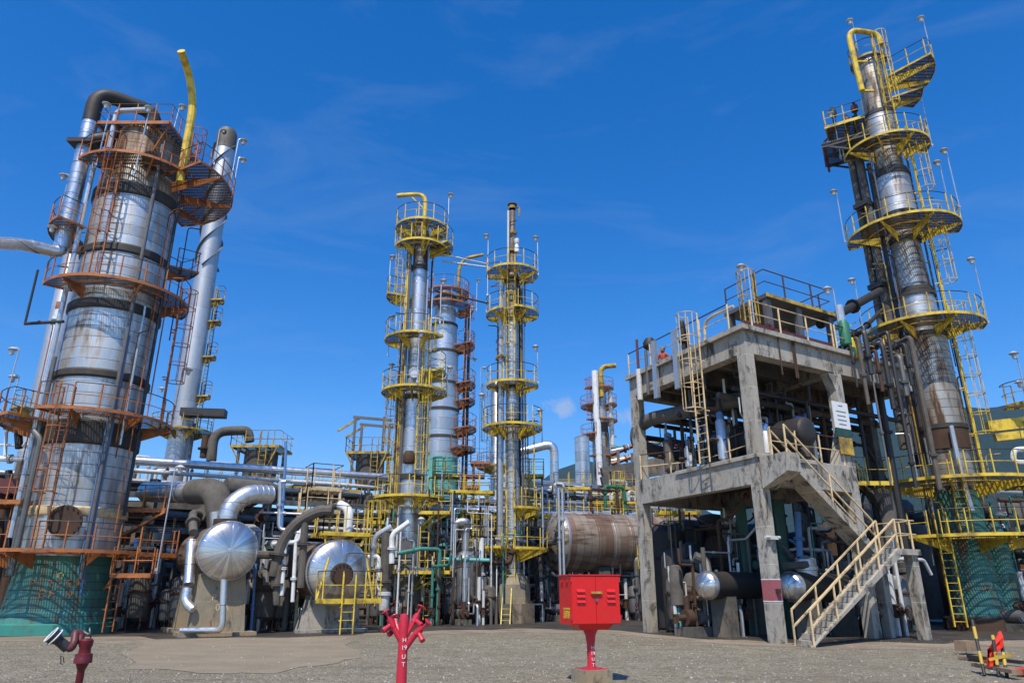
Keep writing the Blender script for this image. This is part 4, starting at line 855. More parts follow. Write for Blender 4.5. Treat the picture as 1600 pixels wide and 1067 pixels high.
pplat(T, [f2(-.8, .1, 0), f2(1.25, .1, 0), f2(1.25, -1.7, 0), f2(-.8, -1.7, 0)], zu, 'yellow', rails=[[0, 1, 2, 3, 0]], h=1.15, braces=[(f2(-.7, 0, zu), f2(-.6, 0, zu-.5)), (f2(1.1, 0, zu), f2(.9, 0, zu-.5))])
T = thing('access_platform', 'cream railed stair tower behind the drum with the rusty manway', 'platform', tuple(f2(0, -3, zu)))
for k in range(2): z_ = zu+1.1+k*1.0; pplat(T, [f2(-1.1+.2*k, -2.0, 0), f2(.5, -2.0, 0), f2(.5, -3.4, 0), f2(-1.1+.2*k, -3.4, 0)], z_, 'cream', rails=[[0, 1, 2, 3, 0]], h=1.1)
for i, j in ((-1.05, -2.05), (.45, -2.05), (-1.05, -3.35), (.45, -3.35)): MB().beam(f2(i, j, 0), f2(i, j, zu+2), .1, .1).build('post', 'cream', T)
q = f2(.45, -.5, zu+.05); tpipe([q, q+Vector((0, 0, 1.0)), q+Vector((-.5, .35, 1.25))], .2, 'white', 'fat white elbow inside the upper yellow platform on the drum', n=14, bend=.4)
# pipework left of drum two
for pts, r, mt, lab in (([(447, 752), (438, 752), (436, 826), (470, 832)], .09, 'galv', 'silver pipe looped down beside the cream railed tower'),
    ([(428, 900), (440, 845), (468, 812), (500, 797), (520, 797)], .24, 'lag', 'lagged pipe bending over the drum with the rusty manway'),
    ([(440, 930), (446, 848), (466, 846), (474, 820), (466, 812)], .085, 'white', 'white bent pipe left of the drum with the rusty manway'),
    ([(457, 940), (463, 838), (474, 822)], .08, 'white', 'straight white riser left of the drum with the rusty manway'),
    ([(470, 918), (477, 806)], .16, 'lag', 'grey lagged riser touching the drum with the rusty manway'), ([(431, 945), (434, 895), (442, 880)], .17, 'lag', 'short lagged riser far left of the drum with the rusty manway'),
    ([(440, 828), (447, 700), (446, 690)], .06, 'blue', 'tall blue-grey pole rising past the pipe rack'), ([(405, 800), (478, 803)], .05, 'galv', 'thin silver pipe crossing left of the cream railed tower'),
    ([(426, 850), (455, 845)], .09, 'pale', 'short pale pipe left of the lagged bend'), ([(403, 866), (445, 868)], .17, 'lag', 'grey lagged pipe passing right of the stained-pier drum'),
    ([(392, 985), (400, 880)], .05, 'blue', 'blue-grey pole right of the stained pier'), ([(575, 870), (592, 868), (592, 935)], .1, 'white', 'white angled pipe right of the rusty manway'), ([(600, 960), (603, 832)], .2, 'lag', 'thick lagged riser right of the rusty manway'),
    ([(580, 885), (585, 838), (612, 822)], .13, 'galv', 'silver riser bending into the rack right of the rusty manway'), ([(612, 880), (612, 835), (640, 815)], .13, 'white', 'white riser bending left of the davit-topped column')):
    tpipe([P(x, y, 30.8 if x < 560 else 33.5) for x, y in pts], r, mt, lab)
q = P(600, 940, 33.0); MB().lathe([(.2, q.z-.35), (.22, q.z-.3), (.22, q.z+.25), (.3, q.z+.27), (.3, q.z+.4), (.1, q.z+.42)], 16, (q.x, q.y, 0)).build('filter_pot', 'pale', None, label='stubby pale filter pot right of the rusty manway', cat='filter', kind='thing', loc=(q.x, q.y, q.z-.35))
# large old drum right of the middle
c3 = P(872, 846, 42.4); R3 = mpx(846, 42.4)*44.5; T, Mx, b3 = head_drum('horizontal_drum', 'largest drum, brown streaked jacket and silver head, left of the concrete frame', c3, (.94, .34, 0), R3, 11, 'cladp', 'cladr', .5)
for k in range(9):
    MB().lathe([(R3*1.004, -1.0-k), (R3*1.012, -.98-k), (R3*1.012, -.92-k), (R3*1.004, -.9-k)], 44, cap=False).build('jacket_band', 'cladp', T, Mx)
for s in (2.4, 7.2):
    q = c3+b3*s; f = lambda i, j: Vector((q.x, q.y, 0))+Vector((-b3.y, b3.x, 0))*i+b3*j
    P0 = thing('drum_pier', 'concrete saddle pier under the '+('left' if s < 3 else 'right')+' end of the largest drum', 'pier', (q.x, q.y, 0)); MB().prism([f(-1.0, -.35), f(-1.0, .35), f(1.0, .35), f(1.0, -.35)][::-1], c3.z-R3*.85).build('pier_body', 'conc_shade', P0)
    MB().tube((q.x, q.y, c3.z-R3*.86), (q.x, q.y, c3.z-R3*.7), .3, n=14).build('saddle_post', 'cream', P0)
# walkway with yellow rails over the old drum, and the davit-to-column bridge pipes
T = thing('walkway', 'long yellow railed walkway above the largest drum', 'walkway', tuple(P(900, 800, 43.6)))
wz = zr(803, 43.2); a = P(826, 803, 43.2); d = Vector((.93, .36, 0)); nrm = Vector((-.36, .93, 0))
pplat(T, [a, a+d*9.2, a+d*9.2+nrm*1.1, a+nrm*1.1], wz, 'yellow', rails=[[0, 1], [3, 2]], braces=[(a+d*k*2+Vector((0, 0, wz-a.z)), a+d*k*2+Vector((0, 0, wz-a.z-.6))+nrm*.5) for k in range(5)])
for k in range(3): MB().tube(a+d*(1+k*3.6)+nrm*1.3+Vector((0, 0, -a.z)), a+d*(1+k*3.6)+nrm*1.3+Vector((0, 0, wz-a.z)), .1, n=8).build('post', 'steel', T)
for k, mt in enumerate(('green', 'galv', 'pale', 'dark', 'galv', 'blue', 'dgreen', 'pale')):
    q = a+nrm*(1.6+.4*k)+Vector((0, 0, wz-a.z+.15+.09*k)); tpipe([q-d*6, q+d*13], .07+.03*(k % 3), mt, 'slim pipeline running behind the yellow walkway above the largest drum', 'pipelines behind the yellow walkway', name='pipeline')
T = thing('walkway', 'short yellow walkway joining the two slim yellow-platformed columns', 'walkway', tuple(P(720, 770, 41)))
wz2 = zr(768, 41.3); q0, q1 = P(676, 768, 40.6), P(772, 768, 41.4); pplat(T, [q0, q1, q1+Vector((0, 1, 0)), q0+Vector((0, 1, 0))], wz2, 'yellow', rails=[[0, 1], [3, 2]])
for x, y0, x1, y1, Y0, Y1 in ((688, 397, 764, 413, 39.2, 40), (680, 455, 763, 474, 39.2, 40), (690, 408, 764, 418, 39.6, 40.2)): tpipe([P(x, y0, Y0), P(x1, y1, Y1)], .05, 'galv' if y0 != 455 else 'dark', 'thin bridge pipe high between the two slim yellow-platformed columns', 'bridge pipes between the yellow columns')
# long overhead line leaving the frame on the left
va = pol(-18.45, 30.8, -52, 2.65, 0); z0 = zr(386, va.y)
tpipe([(va.x, va.y, z0+.2), (va.x+.05, va.y-.1, z0-.35), (va.x-.8, va.y-1.1, z0-.45), P(-60, 376, 24.5)], .27, 'alu', 'silver overhead pipe leaving the orange-railed column to the left', n=16, bend=.6, straps=1.1)
# inverted-U pipe and the tall silver drum in the gap
tpipe([P(812, 706, 60), P(866, 692, 60), P(866, 775, 60)], .37, 'alu', 'pale hooked pipe in the gap right of the yellow columns', n=14, bend=.9, straps=1.8)
q = P(910, 720, 70); q.z = 0; r = mpx(720, 70)*11.5; m = MB().lathe([(r, 0), (r, zr(684, 70)), (r+.03, zr(684, 70)), (r-.3, zr(681, 70))], 28, q); o = m.build('silver_vessel', 'cladb', None, label='short bright silver upright vessel beside the distant orange column', cat='vessel', loc=q)
# fin-fan units on the skyline
def skyline_unit(px0, px1, row, Y, lab, h, seed, frame_=True):
    rg = random.Random(seed); a, b = P(px0, row, Y), P(px1, row, Y); z = a.z; w = b.x-a.x; T = thing('cooler_unit', lab, 'cooler', ((a.x+b.x)/2, Y, 0))
    pplat(T, [(a.x, Y), (b.x, Y), (b.x, Y+3), (a.x, Y+3)], z, 'yellowd', rails=[[0, 1, 2, 3, 0]], braces=[((a.x+.1, Y, z-.1), (a.x+w*.25, Y+.3, z-1.5)), ((b.x-.1, Y, z-.1), (b.x-w*.25, Y+.3, z-1.5))])
    for i in (.15, .85):
        for j in (.3, 2.7): MB().beam((a.x+w*i, Y+j, 0), (a.x+w*i, Y+j, z+(h if frame_ else 0)), .16, .16).build('post', 'steel', T)
    MB().lathe([(w*.28, z-2.4), (w*.34, z-1.8), (w*.34, z-.2)], 24, ((a.x+b.x)/2, Y+1.5, 0)).build('hood', 'lag', T)
    if frame_:
        for j in (.3, 2.7): MB().beam((a.x+w*.1, Y+j, z+h), (b.x+w*.05, Y+j, z+h*.9), .14, .18).build('roof_beam', 'steel', T); MB().beam((a.x-w*.25, Y+j, z+h*.6), (a.x+w*.3, Y+j, z+h), .1, .14).build('roof_beam', 'yellowd', T)
    ladder(T, (a.x+w*.7, Y-.2, z-3), (a.x+w*.7, Y-.2, z), (0, -1), 'yellowd', cage=False)
    return T
skyline_unit(360, 436, 696, 47.5, 'yellow platform with a dark round hood on the skyline right of the tall stack', 0, 1, False)
skyline_unit(540, 606, 706, 50, 'open steel frame with a yellow deck left of the davit-topped column', 2.6, 2)
tpipe([P(330, 720, 47), P(334, 674, 47), P(388, 672, 48), P(390, 690, 48)], .32, 'lag', 'hooked lagged pipe beside the dark round hood on the skyline', n=14, bend=.9)
tpipe([P(318, 715, 47), P(322, 680, 47)], .25, 'rust', 'rusty pipe end left of the hooked lagged pipe', n=12)

for k in range(24):  # dark drums added as backing to keep the space under the rack dark
    u = -13+k*2.05; p = g(u, 3.0+.5*(k % 2)); r = .85+.12*(k % 3); h = 2.6+.2*(k % 4); MB().lathe([(r, .1), (r, h-.25), (r*.7, h), (.05, h+.08)], 18, p).build('backing_drum', ('dark', 'black', 'rust')[k % 3], None, label='squat dark drum added as backing beneath the long pipe rack', cat='drum', group='backing drums beneath the pipe rack', loc=p)
for k in range(9):  # more dark drums added as backing below the largest drum
    p = g(20.5+k*1.75, -2.6-.4*(k % 2)); r = .7; h = 2.2+.25*(k % 3); MB().lathe([(r, .1), (r, h-.25), (r*.7, h), (.05, h+.08)], 18, p).build('backing_drum', ('dark', 'black', 'lag')[k % 3], None, label='small dark drum added as backing behind the piers of the largest drum', cat='drum', group='backing drums behind the largest drum', loc=p)

T = thing('walkway', 'yellow railed walkway along the rack front behind the two slim columns', 'walkway', tuple(g(16, -1)))
pplat(T, [g(12.5, -1.3), g(23.5, -1.3), g(23.5, -.3), g(12.5, -.3)], 6.15, 'yellow', rails=[[0, 1], [3, 2]], braces=[(g(13+k*2.5, -1.2, 6.1), g(13+k*2.5, -.3, 5.4)) for k in range(5)])
T = thing('walkway', 'dull yellow railed walkway on top of the rack left of the davit-topped column', 'walkway', tuple(g(8, 1)))
pplat(T, [g(3, 4.6), g(13, 4.6), g(13, 5.6), g(3, 5.6)], 8.0, 'yellowd', rails=[[0, 1], [3, 2]])
T = thing('access_platform', 'orange platform cluster at the foot of the pale teal column', 'platform', tuple(P(742, 900, 54)))
for px0, px1, row in ((722, 756, 742), (735, 765, 722), (718, 748, 760)): a, b = P(px0, row, 54), P(px1, row, 54); pplat(T, [(a.x, 54), (b.x, 54), (b.x, 55.5), (a.x, 55.5)], a.z, 'orange', rails=[[0, 1, 2, 3, 0]])
MB().beam(P(740, 900, 54.6), P(740, 722, 54.6), .2, .2).build('post', 'rust', T)
for k in range(22):
    u = rnd.uniform(-3, 32); v = rnd.uniform(.2, 6.5); h = rnd.uniform(.5, 1.6); p = g(u, v, 7.3); mt = rnd.choice(('pale', 'galv', 'dark', 'rust', 'steel')); d = E1*rnd.choice((-1, 1))*rnd.uniform(.5, 1.8)
    tpipe([p, p+Vector((0, 0, h)), p+d+Vector((0, 0, h)), p+d], rnd.uniform(.05, .12), mt, 'small '+kinds[mt]+' pipe loop rising above the top rack tier', 'small '+kinds[mt]+' loops above the rack', 8, name='pipe_loop')

for k in range(26):      # risers and loops showing above the walkway over the largest drum
    p = P(rnd.uniform(826, 1006), 800, rnd.uniform(45.5, 52)); z = zr(rnd.uniform(790, 806), p.y); h = rnd.uniform(.4, 2.0); mt = ('pale', 'galv', 'white', 'rust', 'green', 'dark')[k % 6]; nm = {'white': 'white', 'green': 'green', **kinds}[mt]; d = E1*rnd.uniform(.4, 2.2)*rnd.choice((-1, 1)); p.z = z
    tpipe([p, p+Vector((0, 0, h)), p+d+Vector((0, 0, h)), p+d], rnd.uniform(.05, .11), mt, 'small '+nm+' pipe loop behind the walkway above the largest drum', 'small '+nm+' loops above the largest drum', 8, name='pipe_loop')
for k, (row, Y, r, mt, nm) in enumerate(((752, 50, .17, 'alu', 'upper silver'), (764, 49, .12, 'pale', 'pale'), (772, 48, .15, 'dark', 'black'), (781, 47, .14, 'galv', 'lower silver'))):
    a = P(826, row, Y); tpipe([a-E1*2, a+E1*13], r, mt, nm+' pipe crossing behind the walkway above the largest drum', name='pipeline')
for k, (x0, x1, row, Y) in enumerate(((866, 925, 762, 48.5), (925, 1004, 784, 46.5))):
    a, b = P(x0, row, Y), P(x1, row, Y); T = thing('access_platform', ('upper', 'lower')[k]+' yellow railed deck behind the walkway above the largest drum', 'platform', ((a.x+b.x)/2, Y, 0)); pplat(T, [(a.x, Y), (b.x, Y), (b.x, Y+1), (a.x, Y+1)], a.z, 'yellow', rails=[[0, 1, 2, 3, 0]])
    for x in (a.x+.1, b.x-.1): MB().beam((x, Y+.8, 0), (x, Y+.8, a.z-.05), .14, .14).build('post', 'steel', T)
# ------------------------------------------------------------------ two-storey concrete frame
CN = Vector((8.6, 24.9, 0)); DA = Vector((.855, .519, 0)); DB = Vector((-.42, .907, 0)); ANG = math.atan2(DA.y, DA.x)
def q_(a, b, z=0.): return CN+DA*a+DB*b+Vector((0, 0, z))
def ab(p): v = p-CN; dt = DA.x*DB.y-DA.y*DB.x; return ((v.x*DB.y-v.y*DB.x)/dt, (DA.x*v.y-DA.y*v.x)/dt)
def blk(m, a0, a1, b0, b1, z0, z1): return m.quad8([q_(a0, b0, z0), q_(a1, b0, z0), q_(a1, b1, z0), q_(a0, b1, z0), q_(a0, b0, z1), q_(a1, b0, z1), q_(a1, b1, z1), q_(a0, b1, z1)])
FL, RF, A1, B1 = 6.1, 10.75, 10.3, 7.0
def frame_building():
    T = thing('concrete_frame', 'weathered two-storey open concrete frame with cream railed stairs', 'building', tuple(q_(0, 0)))
    w = .225
    for a, b in ((0, 0), (5.1, 0), (A1, 2.2), (0, B1), (5.1, B1), (A1, B1)):
        blk(MB(), a-w, a+w, b-w, b+w, 0, RF-.45 if a == A1 else RF-.004).build('post', 'conc_shade' if a == A1 else 'conc', T)
    m = MB(); m.v = [q_(5.1-w, -w+.02, 9.82), q_(5.1-w-.35, -w+.02, 9.82), q_(5.1-w, -w+.02, 9.1), q_(5.1-w, w-.02, 9.82), q_(5.1-w-.35, w-.02, 9.82), q_(5.1-w, w-.02, 9.1)]; m.f = [(2, 1, 0), (3, 4, 5), (1, 4, 3, 0), (2, 5, 4, 1), (0, 3, 5, 2)]; m.build('haunch', 'conc', T)
    m = MB(); m.v = [q_(5.1-w, -w+.02, 6.1), q_(4.3, -w+.02, 6.1), q_(5.1-w, -w+.02, 7.4), q_(5.1-w, w, 6.1), q_(4.3, w, 6.1), q_(5.1-w, w, 7.4)]; m.f = [(0, 1, 2), (5, 4, 3), (0, 3, 4, 1), (1, 4, 5, 2), (2, 5, 3, 0)]; m.build('haunch', 'conc', T)
    for z0, z1, e, xs in ((5.1, FL, .22, (0, 5.1)), (9.82, RF, .235, (0, 5.1, A1))):
        for a0, a1 in zip(xs, xs[1:]):
            for b in (0, B1): blk(MB(), a0+w, a1-(w if a1 < 6 else 0), b-e, b+e, z0, z1-.006).build('edge_beam', 'conc', T)
        for a in xs: blk(MB(), a-e, a+e, w if a < 6 else e, B1-w, z0, z1-.006).build('edge_beam', 'conc', T)
    blk(MB(), .22, 5.1-.22, .22, B1-.22, FL-.28, FL-.004).build('floor_slab', 'conc_shade', T); e = .235
    blk(MB(), e, A1-e, e, B1-e, RF-.45, RF-.2).build('roof_slab', 'conc_shade', T)
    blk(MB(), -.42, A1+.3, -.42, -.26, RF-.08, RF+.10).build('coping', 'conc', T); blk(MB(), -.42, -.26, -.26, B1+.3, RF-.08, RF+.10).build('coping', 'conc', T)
    for k in range(3): blk(MB(), .3, A1-.3, 1.6+k*1.9, 1.85+k*1.9, RF-.9, RF-.455).build('roof_joist', 'conc_shade', T)
    # corner landing
    l0, l1, l2 = ab(G(1108, 738, FL)), ab(G(1181, 716, FL)), ab(G(1236, 726, FL))
    pts = [q_(*l0, FL-.12), q_(*l1, FL-.12), q_(l2[0]+.3, l2[1], FL-.12), q_(l2[0]+.3, -.3, FL-.12), q_(-.3, -.3, FL-.12), q_(-.3, l0[1]+.6, FL-.12)]
    MB().prism(pts, .14).build('landing', 'conc', T)
    m = MB(); m.quad8([q_(-.2, -1.5, FL-.75), q_(.5, -1.5, FL-.75), q_(.5, -.3, FL-1.2), q_(-.2, -.3, FL-1.2), q_(-.2, -1.5, FL-.13), q_(.5, -1.5, FL-.13), q_(.5, -.3, FL-.13), q_(-.2, -.3, FL-.13)]); m.build('corbel', 'conc', T)
    # stairs: upper flight down to a half landing, lower flight back to the yard
    def flight(s0, z0, s1, z1, b0, b1, n):
        m = MB(); ds, dz = (s1-s0)/n, (z1-z0)/n
        for k in range(n):
            a, b = s0+ds*k, s0+ds*(k+1); zt = max(z0+dz*k, z0+dz*(k+1)); blk(m, min(a, b), max(a, b)+.0, b0+.12, b1-.12, zt-.16, zt)
        for b in (b0, b1-.12):
            p = [(s0, z0-.28), (s1, z1-.28), (s1, z1+.02), (s0, z0+.02)]; i = len(m.v)
            m.v += [q_(s, b, max(z, 0)) for s, z in p]+[q_(s, b+.12, max(z, 0)) for s, z in p]
            m.f += [(i, i+1, i+2, i+3), (i+7, i+6, i+5, i+4), (i, i+4, i+5, i+1), (i+1, i+5, i+6, i+2), (i+2, i+6, i+7, i+3), (i+3, i+7, i+4, i)]
        i = len(m.v); m.v += [q_(s, b, max(z, .01)) for s, z in ((s0, z0-.27), (s1, z1-.27)) for b in (b0+.12, b1-.12)]; m.f.append((i, i+1, i+3, i+2))
        return m.build('stair_flight', 'conc', T)
    ZL = 3.0; bn, bm, bf = -1.78, -.98, -.12
    flight(-.35, .0, 4.9, ZL, bn, bm+.02, 17); flight(.55, FL, 4.9, ZL, bm+.06, bf, 16)
    blk(MB(), 4.9, 6.2, bn, bf, ZL-.2, ZL).build('landing', 'conc', T)
    for b in (bn+.1, bf-.2): blk(MB(), 5.75, 6.1, b, b+.34, 0, ZL-.2).build('post', 'conc', T)
    R_ = MB(); t_ = MB()
    def srail(s0, z0, s1, z1, b, n=5, mt='cream'):
        m = MB()
        for k in range(n): s = s0+(s1-s0)*k/(n-1); z = z0+(z1-z0)*k/(n-1); m.beam(q_(s, b, z-.05), q_(s, b, z+1.0), .055, .055)
        for h in (.5, 1.0): m.beam(q_(s0, b, z0+h), q_(s1, b, z1+h), .05, .05)
        return m.build('stair_rail', mt, T)
    srail(-.3, .05, 4.9, ZL, bn+.03); srail(-.3, .05, 4.9, ZL, bm-.03); srail(.6, FL, 4.9, ZL, bf-.03, 3); srail(.6, FL, 4.9, ZL, bm+.1, 3)
    p, t = MB(), MB(); rail_line(p, t, [q_(4.9, bn+.05, ZL), q_(6.15, bn+.05, ZL), q_(6.15, bf-.05, ZL)], 1.0, .03); p.build('railing', 'cream', T); t.build('top_rail', 'cream', T)
    for pts, tm in (([q_(*l0, FL+.02), q_(*l1, FL+.02)], 'rust'), ([q_(l0[0]+.1, l0[1]+.5, FL+.02), q_(-.33, B1-.4, FL)], 'rust'), ([q_(.6, -.2, FL), q_(4.7, -.2, FL)], 'rust'), ([q_(-.3, .4, RF+.1), q_(-.3, B1+.1, RF+.1)], 'black'), ([q_(.2, -.33, RF+.1), q_(5.0, -.33, RF+.1)], 'cream'), ([q_(5.2, -.33, RF+.1), q_(A1, -.33, RF+.1)], 'black')):
        p, t = MB(), MB(); rail_line(p, t, pts, 1.05, .03, 1.5); p.build('railing', 'cream', T); t.build('top_rail', tm, T)
    # caged ladder on the left face
    lb = ab(G(1124, 724, FL))[1]; lb = 2.1
    ladder(T, q_(-.62, lb, FL), q_(-.62, lb, RF+.25), -DA, 'cream', w=.5, start=2.0)
    # pale steel channels bolted across the beam, downpipes, wall brackets
    for b, z0, z1 in ((3.55, 9.35, 11.9), (5.0, 9.3, 11.85)): blk(MB(), -.47, -.32, b-.14, b+.14, z0, z1).build('steel_channel', 'galv', T)
    ppipe(T, [q_(-.42, 6.2, 9.5), q_(-.42, 6.2, 10.9)], .12, 'pale', 'downpipe'); ppipe(T, [q_(-.42, 6.2, 10.9), q_(-.42, 6.2, 12.3)], .06, 'maroon', 'downpipe'); ppipe(T, [q_(-.40, 5.6, 9.6), q_(-.40, 5.6, 11.6)], .07, 'steel', 'downpipe')
    for a in (1.6, 2.4, 2.5): ppipe(T, [q_(a, -.32, 9.2), q_(a, -.32, RF+.2), q_(a+.1, .4, RF+.3)], .03, 'rust', 'conduit')
    ppipe(T, [q_(-.35, -.31, 3.3), q_(.35, -.31, 3.3)], .05, 'pale', 'conduit'); MB().box(q_(0, -.35, 3.28), (.3, .14, .12), ANG).build('junction_box', 'pale', T)
    blk(MB(), -w-.004, w+.004, -w-.004, w+.004, 1.3, 1.95).build('painted_band', 'pinkb', T)
    for z in (1.27, 1.95): blk(MB(), -w-.006, w+.006, -w-.006, w+.006, z, z+.03).build('painted_band', 'white', T)
    MB().box(q_(0, -w-.06, 1.6), (.16, .1, .14), ANG).build('call_point', 'black', T)
    # notice board on the second post
    S0 = MB().box(q_(4.78, -w-.1, 8.05), (.95, .03, 1.05), ANG).build('sign_board', 'white', T)
    fm = lambda dx, z: faceM(q_(4.78+dx, -w-.1, z)+Vector((DA.y, -DA.x, 0))*.019, (DA.y, -DA.x))
    for k, wd in enumerate((.28, .62, .52, .56, .44)):
        m = MB().box((0, 0, 0), (wd, .035, .004)); m.build('lettering', 'steel', S0, fm(0, 8.42-k*.17-.06*(k > 0)))
    MB().box(q_(4.8, -w-.1, 7.36), (.92, .03, .3), ANG).build('sign_strip', 'dgreen', T); MB().box(q_(4.82, -w-.1, 6.85), (.8, .03, .66), ANG).build('sign_board', 'yellowd', T)
    return T
CF = frame_building()
# roof-top equipment
def roof_cabin():
    T = thing('roof_shelter', 'low open steel shelter with railed flat top on the concrete frame roof', 'shelter', tuple(q_(3.9, 1.6, RF)))
    z = RF+2.05; MB().quad8([q_(2.2, .5, z), q_(6.6, .5, z), q_(6.6, 3, z), q_(2.2, 3, z), q_(2.2, .5, z+.18), q_(6.6, .5, z+.18), q_(6.6, 3, z+.18), q_(2.2, 3, z+.18)]).build('roof_deck', 'steel', T); blk(MB(), 2.2, 6.6, .46, .497, z+.02, z+.17).build('roof_edge', 'yellowd', T)
    for a, b in ((2.4, .7), (4.3, .7), (6.4, .7), (2.4, 2.8), (6.4, 2.8)): blk(MB(), a-.16, a+.16, b-.1, b+.1, RF-.19, z).build('post', 'steel', T)
    p, t = MB(), MB(); rail_line(p, t, [q_(2.3, 2.9, z+.18), q_(2.3, .6, z+.18), q_(6.5, .6, z+.18), q_(6.5, 2.9, z+.18)], 1.1, .03, 1.6); p.build('railing', 'rust', T); t.build('top_rail', 'rust', T)
    ladder(T, q_(1.9, 1.2, RF), q_(1.9, 1.2, z+.2), (-.4, -.9), 'yellowd', start=.9)
    for k in range(6): p = q_(2.9+k*.6, 1.3+.5*(k % 2), RF-.2); MB().lathe([(.18, 0), (.2, .1), (.12, .3), (.22, .45), (.22, .9+.2*(k % 3)), (.05, 1.1+.2*(k % 3))], 12, p).build('pump_body', ('rust', 'dark', 'orange', 'steel', 'dark', 'rust')[k], T)
roof_cabin()
blk(MB(), .9, 2.0, .4, 1.4, RF-.2, RF+.5).build('pump_skid', 'orange', None, label='orange skid on the frame roof below the yellow caged ladder', cat='skid', loc=q_(1.4, .9, RF))
for a, b, h in ((1.0, .25, 3.0), (5.9, -.1, 3.0)): p = q_(a, b, RF); o = lamp(None, p, h, head=(-.3, -.1)); link(o, ('tall thin' if a < 2 else 'shorter')+' lamp pole on the concrete frame roof, '+('left' if a < 2 else 'right')+' of the shelter', 'lamp')
tpipe([q_(6.4, 1.2, RF+1.9), P(1375, 455, 32.2)], .2, 'dark', 'dark pipe sloping up from the frame roof to the tall right column'); tpipe([q_(8.4, 1.0, RF+1.5), P(1378, 484, 32.4)], .1, 'dark', 'thin dark pipe below the dark pipe sloping to the right column')
tpipe([q_(6.2, -.05, RF-.1), q_(6.2, -.05, RF+2.3)], .17, 'galv', 'pale upright pipe at the right end of the frame roof shelter')
p = q_(6.0, -.25, RF+.9); MB().lathe([(.18, -.5), (.22, -.45), (.22, .45), (.14, .6)], 14, p).build('gas_cylinder', 'green', None, label='green cylinder standing at the frame roof edge beside the pale upright pipe', cat='cylinder', loc=p)
p = q_(6.35, -.25, RF+.0); MB().lathe([(.2, -.1), (.22, 0), (.22, .7), (.1, .8)], 14, p).build('gas_cylinder', 'yellow', None, label='yellow cylinder at the frame roof edge under the green one', cat='cylinder', loc=p)
p = q_(6.3, -.3, RF+.15); MB().box(p, (.35, .3, .35), ANG).build('valve_box', 'green', None, label='small green box at the roof edge beside the yellow cylinder', cat='box', loc=p)
tpipe([q_(-.2, .15, RF+1.0), q_(-.25, 1.3, RF+1.0), q_(-.25, 1.75, RF+.9), q_(-.3, 1.8, RF+.1)], .06, 'cream', 'thick cream guard pipe at the near corner of the frame roof', bend=.3)
tpipe([q_(.3, .12, RF+.35), q_(5.4, .12, RF+.35)], .16, 'maroon', 'maroon lagged pipe lying along the front edge of the frame roof')
p = q_(.4, 3.9, RF); tpipe([p, p+Vector((0, 0, 1.9)), p+Vector((.5, .9, .2))], .1, 'dark', 'dark bent pipe on the frame roof between the pale steel channels')
p = q_(.1, 5.9, RF+1.3); MB().lathe([(.2, -.2), (.3, -.1), (.3, .1), (.18, .3)], 14, p).build('valve', 'dark', None, label='dark round valve body on the maroon standpipe above the frame roof', cat='valve', loc=p)
# the pipe and vessels between the storeys
tpipe([q_(1.6, 1.3, 8.75), q_(.2, 6.4, 8.75), q_(.05, 7.2, 8.5), q_(.05, 7.3, 7.8), q_(1.5, 7.6, 7.6), q_(4.2, 7.6, 7.6)], .3, 'lag', 'dark lagged pipe bending under the frame roof at its left end', n=16, bend=.8)
tpipe([q_(.4, 7.9, 8.3), q_(4, 7.9, 8.3)], .12, 'dark', 'thin dark pipe behind the lagged bend under the frame roof')
for k, (a, b) in enumerate(((1.6, .9), (2.6, 1.6), (3.5, .8), (.9, 2.6), (.9, 4.6), (2.0, 4.2), (3.4, 3.6), (4.3, 1.0), (4.4, 4.6), (2.9, 5.6), (.8, 5.9))):
    p = q_(a, b, FL); T = thing('filter_vessel', 'small upright filter vessel with blue-grey cap on the frame middle floor', 'vessel', tuple(p), 'filter vessels on the frame middle floor'); h = 1.1+.25*(k % 4); r = .2+.04*(k % 3)
    MB().lathe([(.3, 0), (.3, .06), (.09, .07), (.09, .3), (r, .36), (r, h), (r*.6, h+.12)], 16, p).build('vessel_body', ('pale', 'steel', 'lag', 'galv')[k % 4], T); MB().lathe([(r*.7, h+.1), (r*.7, h+.35), (.05, h+.42)], 12, p).build('cap', 'blue', T); MB().tube(p+Vector((0, 0, h*.6)), p+Vector((-.5, -.2, h*.6)), .06, n=8).build('nozzle', 'rust', T)
for k in range(26):
    a = rnd.uniform(5.6, 11.3); b = rnd.uniform(.4, 6.8); a = min(a, 9.9); mt = rnd.choice(('dark', 'rust', 'steel', 'black', 'dark'))
    tpipe([q_(a, b, 0), q_(a, b, 10.2)], rnd.uniform(.05, .16), mt, 'tall dark vertical pipe in the open right bay of the concrete frame', 'vertical pipes in the right bay of the frame', name='riser_pipe')
for k in range(7):
    b = 1.2+k*.85; tpipe([q_(.4, b, 8.9-.07*k), q_(11, b, 8.9-.07*k)], .1+.03*(k % 3), ('dark', 'lag', 'black', 'steel')[k % 4], 'dark horizontal pipe hung under the concrete frame roof', 'pipes hung under the frame roof', name='pipeline')
for a, b, h in ((3.9, 5.0, 1.5),): p = q_(a, b, FL); MB().lathe([(.75, .1), (.75, h), (.5, h+.3), (.05, h+.4)], 24, p).build('upright_drum', 'dark', None, label='stout dark upright drum in the shade of the frame middle floor', cat='drum', loc=p)
p = q_(2.0, 3.0, FL+1.1); T, Mx, bb = head_drum('heat_exchanger', 'dark horizontal exchanger on the frame middle floor behind the caged ladder', p, DB*-1+DA*.2, .55, 3.2, 'dark', 'dark', .4)
